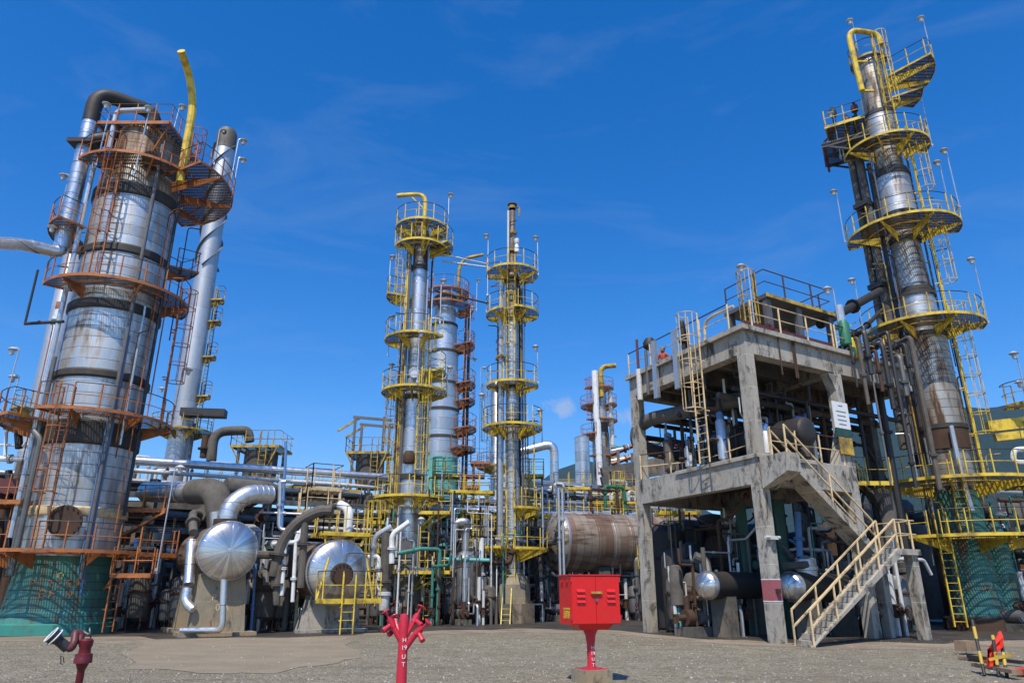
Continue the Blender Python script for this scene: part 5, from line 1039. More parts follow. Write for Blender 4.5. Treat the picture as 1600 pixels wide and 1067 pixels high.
# ground floor: two exchangers with bright heads, teal posts, pump sets
for cpx, cpy, Y, rr, lab in ((1104, 914, 27.6, 21, 'left one of two silver-headed exchangers under the concrete frame'), (1236, 916, 26.9, 22, 'silver-headed exchanger half behind the near concrete post, beside the stairs')):
    c = P(cpx, cpy, Y); T, Mx, bb = head_drum('heat_exchanger', lab, c, (.80, .6, 0), mpx(cpy, Y)*rr, 4.2, 'dark', 'head', .55)
    for s in (.9, 3.2): f = c+bb*s; MB().box((f.x, f.y, (c.z-mpx(cpy, Y)*rr)/2+.05), (.5, .8, c.z-mpx(cpy, Y)*rr+.1), .6).build('saddle', 'conc_shade', T)
for px, Y in ((1157, 29.5), (1215, 28.6), (1330, 31), (1390, 33)): p = P(px, 800, Y); p.z = 0; MB().beam(p, p+Vector((0, 0, 5.0)), .36, .36).build('teal_post', 'dgreen', None, label='dark teal steel post under the concrete frame', cat='post', group='teal posts under the frame', loc=p)
p = P(1180, 882, 29); tpipe([p, p+DA*3.5], .17, 'dgreen', 'dark teal beam pipe between the teal posts under the frame')
# ------------------------------------------------------------------ small equipment prototypes and their copies
def wheel(m, c, n_, r, rad=.012):
    a, b = frame(Vector(n_)); c = Vector(c); m.path([c+(a*cos(k*pi/6)+b*sin(k*pi/6))*r for k in range(12)], rad, 5, closed=True)
    for k in range(3): d = (a*cos(k*pi/3)+b*sin(k*pi/3))*r; m.tube(c-d, c+d, rad*.8, n=4)
    return m
def proto_valve(mat, wm, lab, grp):
    T = thing('valve_set', lab, 'valve', (0, 0, 0), grp)
    MB().path([(0, 0, 0), (0, 0, 1.9)], .085, 8).build('riser', mat, T)
    m = MB()
    for z in (.55, .92): m.tube((0, 0, z), (0, 0, z+.05), .17, n=14)
    m.tube((0, 0, .6), (0, 0, .92), .13, n=12); m.tube((0, 0, .76), (0, -.42, .76), .07, n=8); m.tube((0, -.2, .76), (0, -.24, .76), .14, n=12); m.build('valve_body', 'rust', T)
    wheel(MB(), (0, -.46, .76), (0, 1, 0), .17, .018).build('handwheel', wm, T); return T
def proto_pump(mat, lab, grp):
    T = thing('pump_set', lab, 'pump', (0, 0, 0), grp)
    MB().box((0, 0, .15), (1.5, .6, .3)).build('base', 'conc_shade', T); MB().tube((-.6, 0, .58), (.05, 0, .58), .23, n=14).tube((-.66, 0, .58), (-.6, 0, .58), .18, n=14).build('motor', mat, T)
    m = MB(); m.tube((.15, 0, .58), (.2, 0, .58), .12, n=10); m.tube((.3, 0, .58), (.55, 0, .58), .26, n=16); m.tube((.42, 0, .8), (.42, 0, 1.2), .09, n=10); m.tube((.55, 0, .58), (.85, 0, .58), .1, n=10); m.build('casing', 'rust', T); return T
def proto_loop(mat, lab, grp):
    T = thing('bypass_loop', lab, 'pipe', (0, 0, 0), grp)
    MB().path([(-.6, 0, 0), (-.6, 0, 1.1), (.6, 0, 1.1), (.6, 0, 2.6)], .07, 8, .2).build('pipe', mat, T); MB().path([(-.3, .1, 1.1), (-.3, .1, .6), (.35, .1, .6), (.35, .1, 1.1)], .05, 8, .12).build('bypass', mat, T)
    m = MB().tube((0, 0, 1.02), (0, 0, 1.18), .16, n=12).tube((-.14, 0, 1.1), (-.1, 0, 1.1), .15, n=12).tube((.1, 0, 1.1), (.14, 0, 1.1), .15, n=12).tube((0, 0, 1.18), (0, 0, 1.45), .02, n=6); m.build('valve_body', 'rust', T); wheel(MB(), (0, 0, 1.45), (0, 0, 1), .16, .016).build('handwheel', 'maroon', T); return T
def proto_pot(mat, lab, grp):
    T = thing('upright_pot', lab, 'vessel', (0, 0, 0), grp)
    MB().lathe([(.05, .3), (.3, .45), (.33, .6), (.33, 1.7), (.24, 1.85), (.05, 1.9)], 16).build('vessel_body', mat, T); MB().lathe([(.37, 1.25), (.38, 1.27), (.38, 1.33), (.37, 1.35)], 16).build('flange', 'rust', T)
    for k in range(3): a = k*2.1; MB().beam((.28*cos(a), .28*sin(a), 0), (.3*cos(a), .3*sin(a), .8), .05, .05).build('leg', 'rust', T)
    MB().path([(0, 0, 1.85), (0, 0, 2.25), (.5, 0, 2.25), (.5, 0, 2.9)], .06, 8, .15).build('nozzle_pipe', mat, T); return T
zones = [  # phrase, [(u range on the photo row) px0, px1, Y0, Y1], count
    ('between the green skirt and stained pier', 165, 285, 32, 37.5, 36), ('left of the rusty manway drum', 375, 480, 32, 37.5, 44),
    ('below the davit-topped yellow column', 585, 690, 36.5, 45, 60), ('between the two slim yellow columns', 690, 780, 37.5, 46, 66),
    ('below the largest drum', 835, 1010, 41.5, 48, 60), ('under the left of the concrete frame', 1050, 1180, 28.5, 37, 60),
    ('under the concrete frame stairs', 1235, 1420, 28.3, 36, 64), ('right of the twin green base', 1565, 1640, 31.5, 42, 30)]
first = {}
for zi, (ph, x0, x1, Y0, Y1, cnt) in enumerate(zones):
    for k in range(cnt):
        kind = k % 6; Y = rnd.uniform(Y0, Y1); px = rnd.uniform(x0, x1); p = P(px, 960, Y); rz = GA+rnd.choice((0, pi/2, pi, -pi/2))+rnd.uniform(-.06, .06); s = rnd.uniform(.8, 1.25)
        if kind in (0, 3): key = ('valve', zi, (k//6) % 3); mk = lambda: proto_valve(('steel', 'pale', 'rust')[key[2]], ('maroon', 'rust', 'black')[key[2]], ('dull grey', 'pale', 'rusty')[key[2]]+' riser with a '+('maroon', 'brown', 'black')[key[2]]+' handwheel '+ph, ('grey', 'pale', 'rusty')[key[2]]+' handwheel risers '+ph)
        elif kind == 1: key = ('loop', zi, k//6 % 2); mk = lambda: proto_loop(('galv', 'lag')[key[2]], ('silver', 'grey lagged')[key[2]]+' bypass pipe loop '+ph, ('silver', 'lagged')[key[2]]+' bypass loops '+ph)
        elif kind == 4: key = ('pot', zi, k//6 % 2); mk = lambda: proto_pot(('lag', 'steel')[key[2]], ('grey lagged', 'bare steel')[key[2]]+' three-legged pot '+ph, ('lagged', 'steel')[key[2]]+' pots '+ph)
        elif kind == 2 and k % 12 == 2: key = ('pump', zi, 0); mk = lambda: proto_pump('steel', 'grey motor pump set '+ph, 'pump sets '+ph)
        else: key = None
        if key is None:
            h = rnd.uniform(2.2, 4.6); r = rnd.uniform(.04, .15 if zi not in (5, 6) else .075); mt = rnd.choice(('galv', 'pale', 'lag', 'rust', 'steel', 'tealp' if zi in (2, 3) else 'dark', 'dark'))
            q0 = Vector((p.x, p.y, 0)); d = Vector((cos(rz), sin(rz), 0)); tpipe([q0, q0+Vector((0, 0, h)), q0+d*rnd.uniform(.5, 2.2)+Vector((0, 0, h)), q0+d*2.2+Vector((0, 0, h+rnd.uniform(-.6, 1.4)))], r, mt, {'tealp': 'teal', **kinds}[mt]+' bent riser pipe '+ph, {'tealp': 'teal', **kinds}[mt]+' bent risers '+ph, 8, name='riser_pipe'); continue
        if key not in first: o = mk(); first[key] = o; o.matrix_basis = TR(p.x, p.y, 0, rz, s); WM[o.name] = o.matrix_basis.copy()
        else: dup(first[key], TR(p.x, p.y, 0, rz, s))
# low header pipes across the dark ground zones
for ph, pts, n_ in (('before the pipe rack left of the davit-topped column', (P(180, 930, 36), P(600, 925, 40)), 7), ('behind the two slim yellow columns', (P(600, 925, 43), P(850, 925, 46)), 6), ('under the concrete frame', (P(1050, 920, 31), P(1440, 920, 35)), 8), ('right of the twin green base', (P(1560, 930, 36), P(1700, 930, 38)), 6)):
    for k in range(n_):
        o_ = Vector((0, .35*(k % 3), -pts[0].z+.35+k*.38)); tpipe([pts[0]+o_, Vector((pts[1].x, pts[1].y, pts[0].z))+o_], .06+.05*(k % 3), ('rust', 'dark', 'lag', 'steel', 'pale')[k % 5], ('rusty', 'black', 'grey lagged', 'dull grey', 'pale')[k % 5]+' low header pipe running '+ph, ('rusty', 'black', 'grey', 'dull grey', 'pale')[k % 5]+' header pipes '+ph, name='header_pipe')
# individual tall pieces seen in the gaps
p = P(725, 960, 38.8); p.z = 0; T = thing('filter_vessel', 'silver upright filter with a crook pipe on top between the two slim yellow columns', 'vessel', tuple(p)); zt = zr(868, 38.8)
MB().lathe([(.55, .8), (.62, 1.2), (.62, zt-.3), (.66, zt-.28), (.66, zt-.1), (.5, zt+.1), (.05, zt+.3)], 28, p).build('vessel_body', 'alu', T); MB().path([p+Vector((0, 0, zt+.2)), p+Vector((0, 0, zt+1.3)), p+Vector((.1, -.2, zt+1.75)), p+Vector((-.55, -.2, zt+1.7)), p+Vector((-.6, -.2, zt+.7))], .2, 12, .35).build('crook_pipe', 'cladb', T)
for k in range(4): MB().beam(p+Vector((.45*cos(k*pi/2), .45*sin(k*pi/2), 0)), p+Vector((.5*cos(k*pi/2), .5*sin(k*pi/2), 1.0)), .1, .1).build('leg', 'rust', T)
for k, (px, r0, r1, Y, rad, mt, lab) in enumerate(((752, 840, 930, 38.5, .13, 'white', 'white riser right of the crook-topped filter'), (742, 842, 900, 38.8, .11, 'galv', 'silver riser just right of the crook-topped filter'), (763, 790, 850, 38.2, .045, 'galv', 'thin silver pole above the left balcony of the narrow-topped column'), (706, 770, 860, 38.0, .05, 'galv', 'thin silver pole left of the crook-topped filter'),
    (874, 762, 902, 38.8, .075, 'galv', 'blue-grey twin pole before the largest drum, left one'), (880, 764, 902, 38.8, .075, 'galv', 'blue-grey twin pole before the largest drum, right one'), (848, 760, 850, 39.0, .045, 'galv', 'thin silver pole between the narrow-topped column and largest drum'), (690, 735, 790, 40.0, .05, 'galv', 'thin silver pole on the walkway between the yellow columns'),
    (672, 870, 950, 40, .16, 'tealb', 'pale teal riser right of the davit-topped column'), (684, 862, 950, 41, .3, 'tealb', 'fat pale teal riser right of the davit-topped column'), (712, 870, 950, 42, .35, 'tealb', 'fattest pale teal riser behind the crook-topped filter'))):
    a, b = P(px, r0, Y), P(px, r1, Y); b.x = a.x = (a.x+b.x)/2; b.z = max(b.z, .0); tpipe([b, a], rad, mt, lab)
tpipe([P(690, 873, 38.2), P(765, 875, 38.2)], .09, 'tealb', 'pale teal horizontal pipe before the crook-topped filter')
for px, Y, r, z0, mt in ((1262, 27.6, .36, 0, 'galv'), (1420, 31, .38, 0, 'lag'), (1318, 30, .3, 0, 'steel')): p = P(px, 900, Y); p.z = 0; MB().lathe([(r*.5, .3), (r, .5), (r, 2.3), (r*1.12, 2.32), (r*1.12, 2.45), (r, 2.47), (r, 2.7), (.05, 2.85)], 22, p).build('upright_vessel', mat := mt, None, label={'galv': 'silver upright vessel beside the lower stair rail under the frame', 'lag': 'grey lagged upright vessel behind the half landing', 'steel': 'dull steel upright vessel behind the stair flights'}[mt], cat='vessel', loc=p)
tpipe([P(1360, 776, 30.5), P(1378, 765, 30.5), P(1388, 800, 30.5), P(1388, 870, 30.5)], .34, 'lag', 'fat rust-topped elbow pipe right of the upper stair flight', n=16, bend=.8)
tpipe([P(1246, 800, 28), P(1250, 870, 27.8)], .12, 'blue', 'blue-grey riser hanging under the frame middle floor'); tpipe([P(1225, 884, 27.3), P(1262, 882, 27.3)], .14, 'lag', 'lagged cross pipe above the silver-headed exchanger by the stairs'); tpipe([P(1085, 868, 28.5), P(1102, 875, 28.5), P(1106, 895, 28.2)], .17, 'steel', 'dark elbow on the left silver-headed exchanger')
p = P(1056, 900, 28.9); p.z = 0; tpipe([p, p+Vector((0, 0, 1.0))], .09, 'tealb', 'pale teal stub pipe at the far left concrete post'); MB().lathe([(.1, 1.0), (.26, 1.1), (.26, 2.3), (.2, 2.5), (.1, 2.55)], 16, p).build('strainer', 'lag', None, label='brown lagged strainer beside the far left concrete post', cat='strainer', loc=p)
# yellow ladders and platforms seen under the frame's left end
T = thing('access_platform', 'yellow platforms and ladder behind the far left concrete post', 'platform', tuple(P(1050, 900, 35)))
for px0, px1, row, Y in ((1003, 1052, 884, 34.5), (1030, 1095, 800, 37)): a, b = P(px0, row, Y), P(px1, row, Y); pplat(T, [(a.x, Y), (b.x, Y), (b.x, Y+1.4), (a.x, Y+1.4)], a.z, 'yellow', rails=[[0, 1, 2, 3, 0]])
a = P(1064, 930, 35.5); ladder(T, (a.x, a.y, .1), (a.x, a.y, zr(800, 37)), (-.3, -.9), 'yellow'); a = P(1076, 930, 36.5); MB().beam((a.x, a.y, 0), (a.x, a.y, zr(800, 37)), .2, .2).build('post', 'black', T)
# far left: raised orange platform crowded with white and dark pipework
T = thing('access_platform', 'raised orange platform cut by the left edge beside the broad column', 'platform', tuple(P(10, 900, 29)))
a, b = P(-60, 785, 28.6), P(32, 783, 28.6); pplat(T, [(a.x, a.y), (b.x, b.y), (b.x+.3, b.y+2), (a.x, a.y+2)], b.z, 'orange', rails=[[0, 1, 2]])
a2 = P(-60, 720, 30); 
for k in range(5): c = P(-25+k*14, 760, 30); MB().tube((c.x, c.y-.2, c.z), (c.x-.3, c.y+3, c.z), .33, n=16).build('exchanger_tube', 'maroon', None, label='brown exchanger end behind the raised orange platform at the left edge', cat='exchanger', group='exchanger ends at the left edge', loc=c)
for k, (pts, r, mt, lab) in enumerate((([(-10, 716), (60, 718), (62, 700), (38, 695)], .12, 'white', 'white pipe on the left skyline bending upward'), ([(8, 712), (10, 672), (36, 668)], .07, 'white', 'thin white bent pipe highest on the left skyline'), ([(-20, 694), (70, 698)], .05, 'white', 'thin white horizontal pipe on the left skyline'), ([(40, 720), (36, 790), (26, 930)], .17, 'steel', 'grey riser left of the broad column'), ([(58, 740), (46, 860)], .1, 'steel', 'thinner grey riser beside the broad column'), ([(14, 735), (12, 900)], .14, 'dark', 'dark riser at the left edge'), ([(5, 985), (12, 930)], .05, 'galv', 'short silver pole at the left edge near the ground'), ([(30, 700), (28, 668)], .16, 'dark', 'dark valve stem on the left skyline'))):
    tpipe([P(x, y, 30.4) for x, y in pts], r, mt, lab, n=8)
for k in range(8): c = P(-30+k*10, 960, 33+k % 3); tpipe([(c.x, c.y, 0), (c.x, c.y, rnd.uniform(4, 7.5))], rnd.uniform(.08, .25), rnd.choice(('dark', 'rust', 'lag')), 'dark vertical pipe at the left edge behind the green skirt', 'dark verticals at the left edge')
# right edge beyond the green base
for k in range(8): c = P(1575+k*14, 930, 37+k % 4); tpipe([(c.x, c.y, 0), (c.x, c.y, rnd.uniform(3, 6.5))], rnd.uniform(.08, .3), rnd.choice(('dark', 'rust', 'lag', 'steel')), 'vertical pipe at the right edge beyond the green base', 'verticals at the right edge')
tpipe([P(1640, 700, 36), P(1584, 702, 36), P(1583, 722, 36), P(1640, 724, 36)], .13, 'white', 'white pipe loop at the right edge above the yellow platform')
for k in range(4): a = P(1560, 742+k*13, 38); tpipe([a, a+Vector((9, 2, 0))], .09+.03*(k % 2), ('pale', 'dark', 'galv', 'rust')[k], ('pale', 'black', 'silver', 'rusty')[k]+' horizontal pipe at the right edge behind the yellow platforms')
q = P(1580, 880, 37); MB().box((q.x+1.2, q.y, q.z/2+.2), (2.2, 1.2, q.z), .2).build('pump_skid', 'orange', None, label='orange skid between pipes at the right edge', cat='skid', loc=q)
tpipe([P(1568, 830, 33.9), P(1545, 836, 33.2), P(1542, 860, 33.2)], .2, 'galv', 'silver elbow between the two lowest platforms of the right column')
# distant pipe bridge between the far column and the frame
T = thing('pipe_rack', 'distant pipe bridge with yellow rails between the far column and the frame', 'pipe rack', tuple(P(990, 740, 66)))
for row in (752, 738): a, b = P(940, row, 64), P(1080, row-26, 66); MB().beam(a, b, .5, .8).build('bridge_beam', 'conc_shade', T)
for k in range(5): a = P(945+k*22, 735, 65); MB().beam((a.x, a.y, 0), (a.x, a.y, a.z+2.2-.3*k), .25, .25).build('post', 'steel', T)
for k in range(9): a, b = P(955, 700+k*5, 66), P(1085, 688+k*7, 67); tpipe([a, a.lerp(b, .45)+Vector((0, 0, .6*(k % 3))), b], .12+.05*(k % 3), ('green', 'pale', 'maroon', 'yellowd', 'galv', 'orange', 'dark', 'pale', 'maroon')[k], ('green', 'pale', 'maroon', 'yellow', 'silver', 'orange', 'black', 'upper pale', 'lower maroon')[k]+' pipe on the distant bridge beside the far column', None, 6)

for row, (b, n_, lab, grp) in enumerate(((8.2, 9, 'wide dark backing tank added behind the concrete frame', 'backing tanks behind the frame'), (6.4, 8, 'dark backing tank added deep under the concrete frame', 'backing tanks deep under the frame'))):  # dark tanks added behind and under the frame to block light
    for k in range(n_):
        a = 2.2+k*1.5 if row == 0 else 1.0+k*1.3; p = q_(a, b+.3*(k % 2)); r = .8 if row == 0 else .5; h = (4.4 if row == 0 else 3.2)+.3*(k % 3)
        MB().lathe([(r, .1), (r, h-.3), (r*.7, h), (.05, h+.1)], 20, p).build('backing_drum', ('dark', 'black', 'rust')[k % 3], None, label=lab, cat='drum', group=grp, loc=p)

for k in range(12):
    a = 5.9+k*.38; b = -.5-.12*(k % 3); z0, z1 = (9.3, 8.6, 9.9, 5.5)[k % 4], 11.1+.35*(k % 4); mt = ('dark', 'lag', 'black', 'steel', 'rust')[k % 5]
    tpipe([q_(a, b, z0), q_(a, b, z1), q_(a+.5, b+1.5, z1)], .045+.03*(k % 3), mt, kinds.get(mt, 'black')+' pipe climbing the frame roof face right of the notice board', kinds.get(mt, 'black')+' pipes on the right outer face of the frame', 8)
for k in range(12):
    a = rnd.uniform(5.6, 9.6); b = rnd.uniform(0, 6); z = rnd.uniform(5.2, 9.2); mt = ('dark', 'black', 'rust', 'lag')[k % 4]; tpipe([q_(a-.6, b, z), q_(a+rnd.uniform(.8, 2), b, z), q_(a+2, b, z-1.5)], rnd.uniform(.06, .2), mt, kinds.get(mt, 'black')+' bent pipe in the open right bay of the concrete frame', kinds.get(mt, 'black')+' bent pipes in the right bay of the frame', 8)

for k in range(17):  # dark vessels added as a light-blocking backing behind the right column
    c = P(1330+k*20, 930, 39.5+1.2*(k % 3)); c.z = 0; r = .62+.1*(k % 2); h = 5.0+.8*(k % 3); MB().lathe([(r, .2), (r, h-.4), (r*.7, h-.1), (.05, h)], 18, c).build('upright_vessel', ('dark', 'black', 'lag', 'rust')[k % 4], None, label='tall dark vessel added as backing beyond the twin green column base', cat='vessel', group='backing vessels beyond the green base', loc=c)
for k in range(9):
    p = q_(2.8+.42*k, 1.0+.5*(k % 3), RF-.2); h = .8+.3*(k % 3); tpipe([p, p+Vector((0, 0, h)), p+DA*.5+Vector((0, 0, h)), p+DA*.5], .06+.03*(k % 2), ('dark', 'rust', 'black')[k % 3], ('black', 'rusty', 'charcoal')[k % 3]+' pipe loop in the shade of the frame roof shelter', ('black', 'rusty', 'charcoal')[k % 3]+' loops under the roof shelter', 8)
def thin(p, h, d, r, mt, lab, grp):
    tpipe([p, p+Vector((0, 0, h)), p+d+Vector((0, 0, h)), p+d+Vector((0, 0, h+.6))], r, mt, lab, grp, 6, name='instrument_pipe')
kk = {**kinds, 'black': 'charcoal', 'tealp': 'teal', 'yellowd': 'dull yellow', 'white': 'white'}
for k in range(70):      # fine piping on the frame's middle floor
    a, b = rnd.uniform(.5, 4.8), rnd.uniform(.6, 6.4); mt = ('dark', 'black', 'rust', 'steel', 'dark', 'pale', 'black')[k % 7]
    thin(q_(a, b, FL), rnd.uniform(.5, 3.4), DA*rnd.uniform(-1.2, 1.2)+DB*rnd.uniform(-.6, .6), rnd.uniform(.025, .07), mt, 'thin '+kk[mt]+' pipe among the equipment on the frame middle floor', 'thin '+kk[mt]+' pipes on the frame middle floor')
for ph, x0, x1, Y0, Y1, n_, hs_ in (('before the pipe rack left of the manway drum', 375, 470, 33, 37, 20, (1.5, 5)), ('below the davit-topped yellow column', 590, 690, 36, 44, 34, (1.5, 6)), ('between the two slim yellow columns', 690, 790, 37, 45, 40, (1.5, 6)), ('below the largest drum', 840, 1010, 41, 46, 30, (.6, 2.4)), ('under the concrete frame', 1050, 1400, 28, 34, 46, (1.5, 4.6)), ('beyond the twin green base', 1565, 1625, 32, 40, 24, (1.5, 6))):
    for k in range(n_):
        p = P(rnd.uniform(x0, x1), 960, rnd.uniform(Y0, Y1)); p.z = 0; mt = ('galv', 'steel', 'pale', 'rust', 'dark', 'tealp', 'white', 'black')[k % 8]
        thin(p, rnd.uniform(*hs_), E1*rnd.choice((-1, 1))*rnd.uniform(.3, 1.6), rnd.uniform(.025, .06), mt, 'thin '+kk[mt]+' instrument pipe '+ph, 'thin '+kk[mt]+' pipes '+ph)
for k, (px0, px1, row, Y, lab) in enumerate(((676, 716, 742, 43.5, 'small yellow platform on the rack just right of the davit-topped column'), (720, 764, 782, 43, 'yellow platform low between the two slim yellow columns'), (735, 772, 826, 41.5, 'lower yellow platform left of the narrow-topped column'), (604, 640, 740, 46, 'yellow platform on the rack left of the davit-topped column'),
    (812, 850, 742, 46.5, 'yellow platform on the rack behind the narrow-topped column'), (955, 1004, 762, 47, 'yellow platform above the right end of the largest drum'), (575, 600, 815, 37, 'small yellow platform right of the rusty manway drum'), (1040, 1080, 850, 34, 'yellow platform behind the far left concrete post, lower one'))):
    a, b = P(px0, row, Y), P(px1, row, Y); T = thing('access_platform', lab, 'platform', ((a.x+b.x)/2, Y, 0)); pplat(T, [(a.x, Y), (b.x, Y), (b.x, Y+1.1), (a.x, Y+1.1)], a.z, ('yellow', 'yellowd')[k % 2], rails=[[0, 1, 2, 3, 0]])
    for x in (a.x+.1, b.x-.1): MB().beam((x, Y+.9, 0), (x, Y+.9, a.z-.05), .12, .12).build('post', 'steel', T)
    ladder(T, (a.x+.4, Y-.15, max(.1, a.z-4)), (a.x+.4, Y-.15, a.z), (0, -1), 'yellow', start=1.6)
# ------------------------------------------------------------------ foreground: hydrant, hose cabinet, monitor, barrier
def hydrant(name, label, loc, mat, s=1.):
    x, y = loc; T = thing(name, label, 'hydrant', (x, y, 0)); m = MB(); h = 1.30
    m.lathe([(.15, 0), (.15, .03), (.085, .035), (.078, .5), (.07, h-.3), (.07, h-.06), (.06, h-.015), (.03, h)], 24, (x, y, 0)).build('barrel', mat, T)
    for (ax, ay, az), d in (((-.16, -.02, 1.12), (-.5, -.1, .86)), ((.14, .06, 1.18), (.42, .25, .88)), ((.20, -.06, 1.02), (.75, -.15, .68)), ((-.10, .12, 1.05), (-.35, .5, .8))):
        d = Vector(d).normalized(); a = Vector((x+ax, y+ay, az)); b0 = Vector((x, y, az-.26))
        B = MB(); B.path([b0, a-d*.02, a+d*.02], .045, 10, .1); B.tube(a-d*.01, a+d*.09, .052, n=12); B.tube(a+d*.09, a+d*.13, .042, n=12); B.tube(a+d*.12, a+d*.25, .018, n=8)
        o_ = (d.cross(Vector((0, 1, 0)))).normalized(); o_ = o_ if o_.z < 0 else -o_
        o_ = (o_+Vector((0, -.8, -.2))).normalized(); B.tube(a+d*.04, a+d*.04+o_*.15, .034, n=10); B.tube(a+d*.04+o_*.13, a+d*.04+o_*.18, .042, n=10)
        br = B.build('branch', mat, T); wheel(MB(), a+d*.25, d, .058, .012).build('handwheel', mat, br)
    return T
p = G(625, 1106); H1 = hydrant('hydrant', 'bright red standpipe hydrant with four handwheel branches on the gravel', (p.x, p.y), 'hyd')
for k, ch in enumerate(('H', '19', 'U', 'T')): text(ch, .085, H1, faceM((p.x+.03, p.y-.0755, .93-k*.105-(k > 1)*.02), (.12, -1)), 'white', .002)
p = P(232, 962, 33.2); H2 = hydrant('hydrant', 'dark red hydrant in the shade between the green skirt and the stained pier', (p.x, p.y), 'hydd')
def cabinet():
    p = G(925, 1066); x, y = p.x, p.y; ps = R(17); f = Vector((sin(ps), -cos(ps), 0)); s = Vector((cos(ps), sin(ps), 0))
    T = thing('hose_cabinet', 'bright red double-door cabinet on a flared post with louvres and yellow handle', 'cabinet', (x, y, 0)); mm = mpx(930, 14.6)
    z0, z1 = P(0, 975, 14.4).z, P(0, 899, 14.4).z; w, d = .5, .31
    c = lambda i, j, z: Vector((x, y, 0))+s*i+f*j+Vector((0, 0, z))
    b = lambda m, i0, i1, j0, j1, a, e: m.quad8([c(i0, j1, a), c(i1, j1, a), c(i1, j0, a), c(i0, j0, a), c(i0, j1, e), c(i1, j1, e), c(i1, j0, e), c(i0, j0, e)])
    b(MB(), -w, w, -d, d, z0, z1).build('case', 'red', T)
    b(MB(), -w-.025, w+.025, -d-.025, d+.035, z1+.001, z1+.022).build('lid', 'red', T)
    m = MB(); m.quad8([c(-.28, .2, z0-.10), c(.28, .2, z0-.10), c(.28, -.2, z0-.10), c(-.28, -.2, z0-.10), c(-.36, .29, z0-.001), c(.36, .29, z0-.001), c(.36, -.26, z0-.001), c(-.36, -.26, z0-.001)]); m.build('tray', 'red', T)
    for sd in (-1, 1):
        i0, i1 = (-w+.01, -.004) if sd < 0 else (.004, w-.01)
        D_ = b(MB(), i0, i1, d+.002, d+.022, z0+.015, z1-.02).build('door', 'red', T)
        for k in range(3):
            zc = z0+.60-.095*k+.0; m = MB(); i = .31*sd
            m.v = [c(i-.085, d+.023, zc-.025), c(i+.085, d+.023, zc-.025), c(i+.085, d+.023, zc+.03), c(i-.085, d+.023, zc+.03), c(i-.085, d+.055, zc-.025), c(i+.085, d+.055, zc-.025)]
            m.f = [(0, 1, 5, 4), (4, 5, 2, 3), (0, 4, 3), (1, 2, 5)]; m.build('louvre', 'red', D_, smooth=10)
    b(MB(), -.11, .11, d+.045, d+.07, z0+.545, z0+.585).build('handle_bar', 'yellow', T); b(MB(), -.08, -.06, d+.022, d+.046, z0+.50, z0+.57).build('handle_bracket', 'red', T); b(MB(), .06, .08, d+.022, d+.046, z0+.50, z0+.57).build('handle_bracket', 'red', T)
    for k in (.12, .8):
        for i in (-w-.012, w-.012): b(MB(), i, i+.024, d+.004, d+.03, z0+k-.045, z0+k+.045).build('hinge', 'hyd', T)
    b(MB(), -.02, .02, d+.024, d+.05, z0+.40, z0+.46).build('padlock', 'steel', T)
    for j in (-.12, .14): b(MB(), -w-.03, -w-.001, j-.06, j+.06, z1-.12, z1-.075).build('vent_hood', 'red', T)
    nm = text('8800', .21, T, faceM(c(-w-.003, .07, z0+.16), -s), 'yellow', .002); nm.scale = (.8, 1, 1)
    m = MB(); m.box((0, 0, 0), (.36, .03, .003)); m.build('lettering', 'yellow', T, faceM(c(-w-.003, .07, z0+.275), -s))
    zb = .24; m = MB().lathe([(.19, zb), (.19, zb+.02), (.078, zb+.022), (.075, .55), (.075, z0-.38), (.10, z0-.2), (.15, z0-.1)], 28, (x, y, 0)); m.build('post', 'hyd', T)
    for i, (k, off) in enumerate(((0, .0), (1, 0), (2, 0), (3, 0))): text(('H', '19', 'U', 'T')[k], .085, T, faceM((x+.03, y-.0765, z0-.42-k*.1), (.15, -1)), 'white', .002)
    q = R(28); MB().box((x, y, zb/2), (.58, .52, zb), q).build('footing', 'concb', T)
    MB().box((x, y, zb+.004), (.5, .44, .008), q).build('base_plate', 'hyd', T)
cabinet()
def monitor():
    p = G(116, 1106); x, y = p.x, p.y; T = thing('water_monitor', 'dark maroon fire monitor with a white-rimmed nozzle pointing up left', 'fire monitor', (x, y, 0)); z = lambda r: P(0, r, y).z
    m = MB().lathe([(.05, 0), (.052, z(1046)), (.07, z(1042)), (.09, z(1036)), (.125, z(1035)), (.125, z(1028)), (.12, z(1027)), (.12, z(1021)), (.085, z(1020)), (.08, z(1012)), (.095, z(1008)), (.10, z(1000)), (.07, z(997))], 22, (x, y, 0)); m.build('barrel', 'hydd', T)
    a = Vector((x, y, z(1000))); u = lambda px, row, dy=0: Vector((P(px, row, y+dy).x, y+dy, P(px, row, y+dy).z))
    MB().path([u(124, 1004), u(127, 990, .05), u(118, 987, .0), u(116, 1004, -.1), u(110, 1014, -.12), u(104, 1008, -.1)], .055, 12, .08).build('swivel_bend', 'maroon', T)
    n0, n1 = u(106, 1012, -.1), u(80, 991, -.25); d = (n1-n0).normalized()
    N_ = MB(); N_.tube(n0, n0+d*.17, .075, .07, n=18); N_.tube(n0+d*.16, n0+d*.22, .06, .09, n=18); N_.tube(n0+d*.22, n1, .10, .115, n=20); o = N_.build('nozzle', 'black', T)
    for q, r in ((n1-d*.07, .128), (n1, .115)):
        a_, b_ = frame(d); MB().path([q+(a_*cos(k*pi/12)+b_*sin(k*pi/12))*r for k in range(24)], .011, 6, closed=True).build('rim', 'white', o)
    m = MB(); m.path([u(98, 1037), u(95, 1037), u(95, 1024), u(99, 1026), u(100, 1035)], .007, 5); m.build('latch', 'black', T)
    m = MB(); m.tube(u(129, 986, .1), u(139, 991, .1), .022, n=8); wheel(m, u(141, 988, .1), (1, .5, .3), .07, .012); m.build('handwheel', 'steel', T)
monitor()
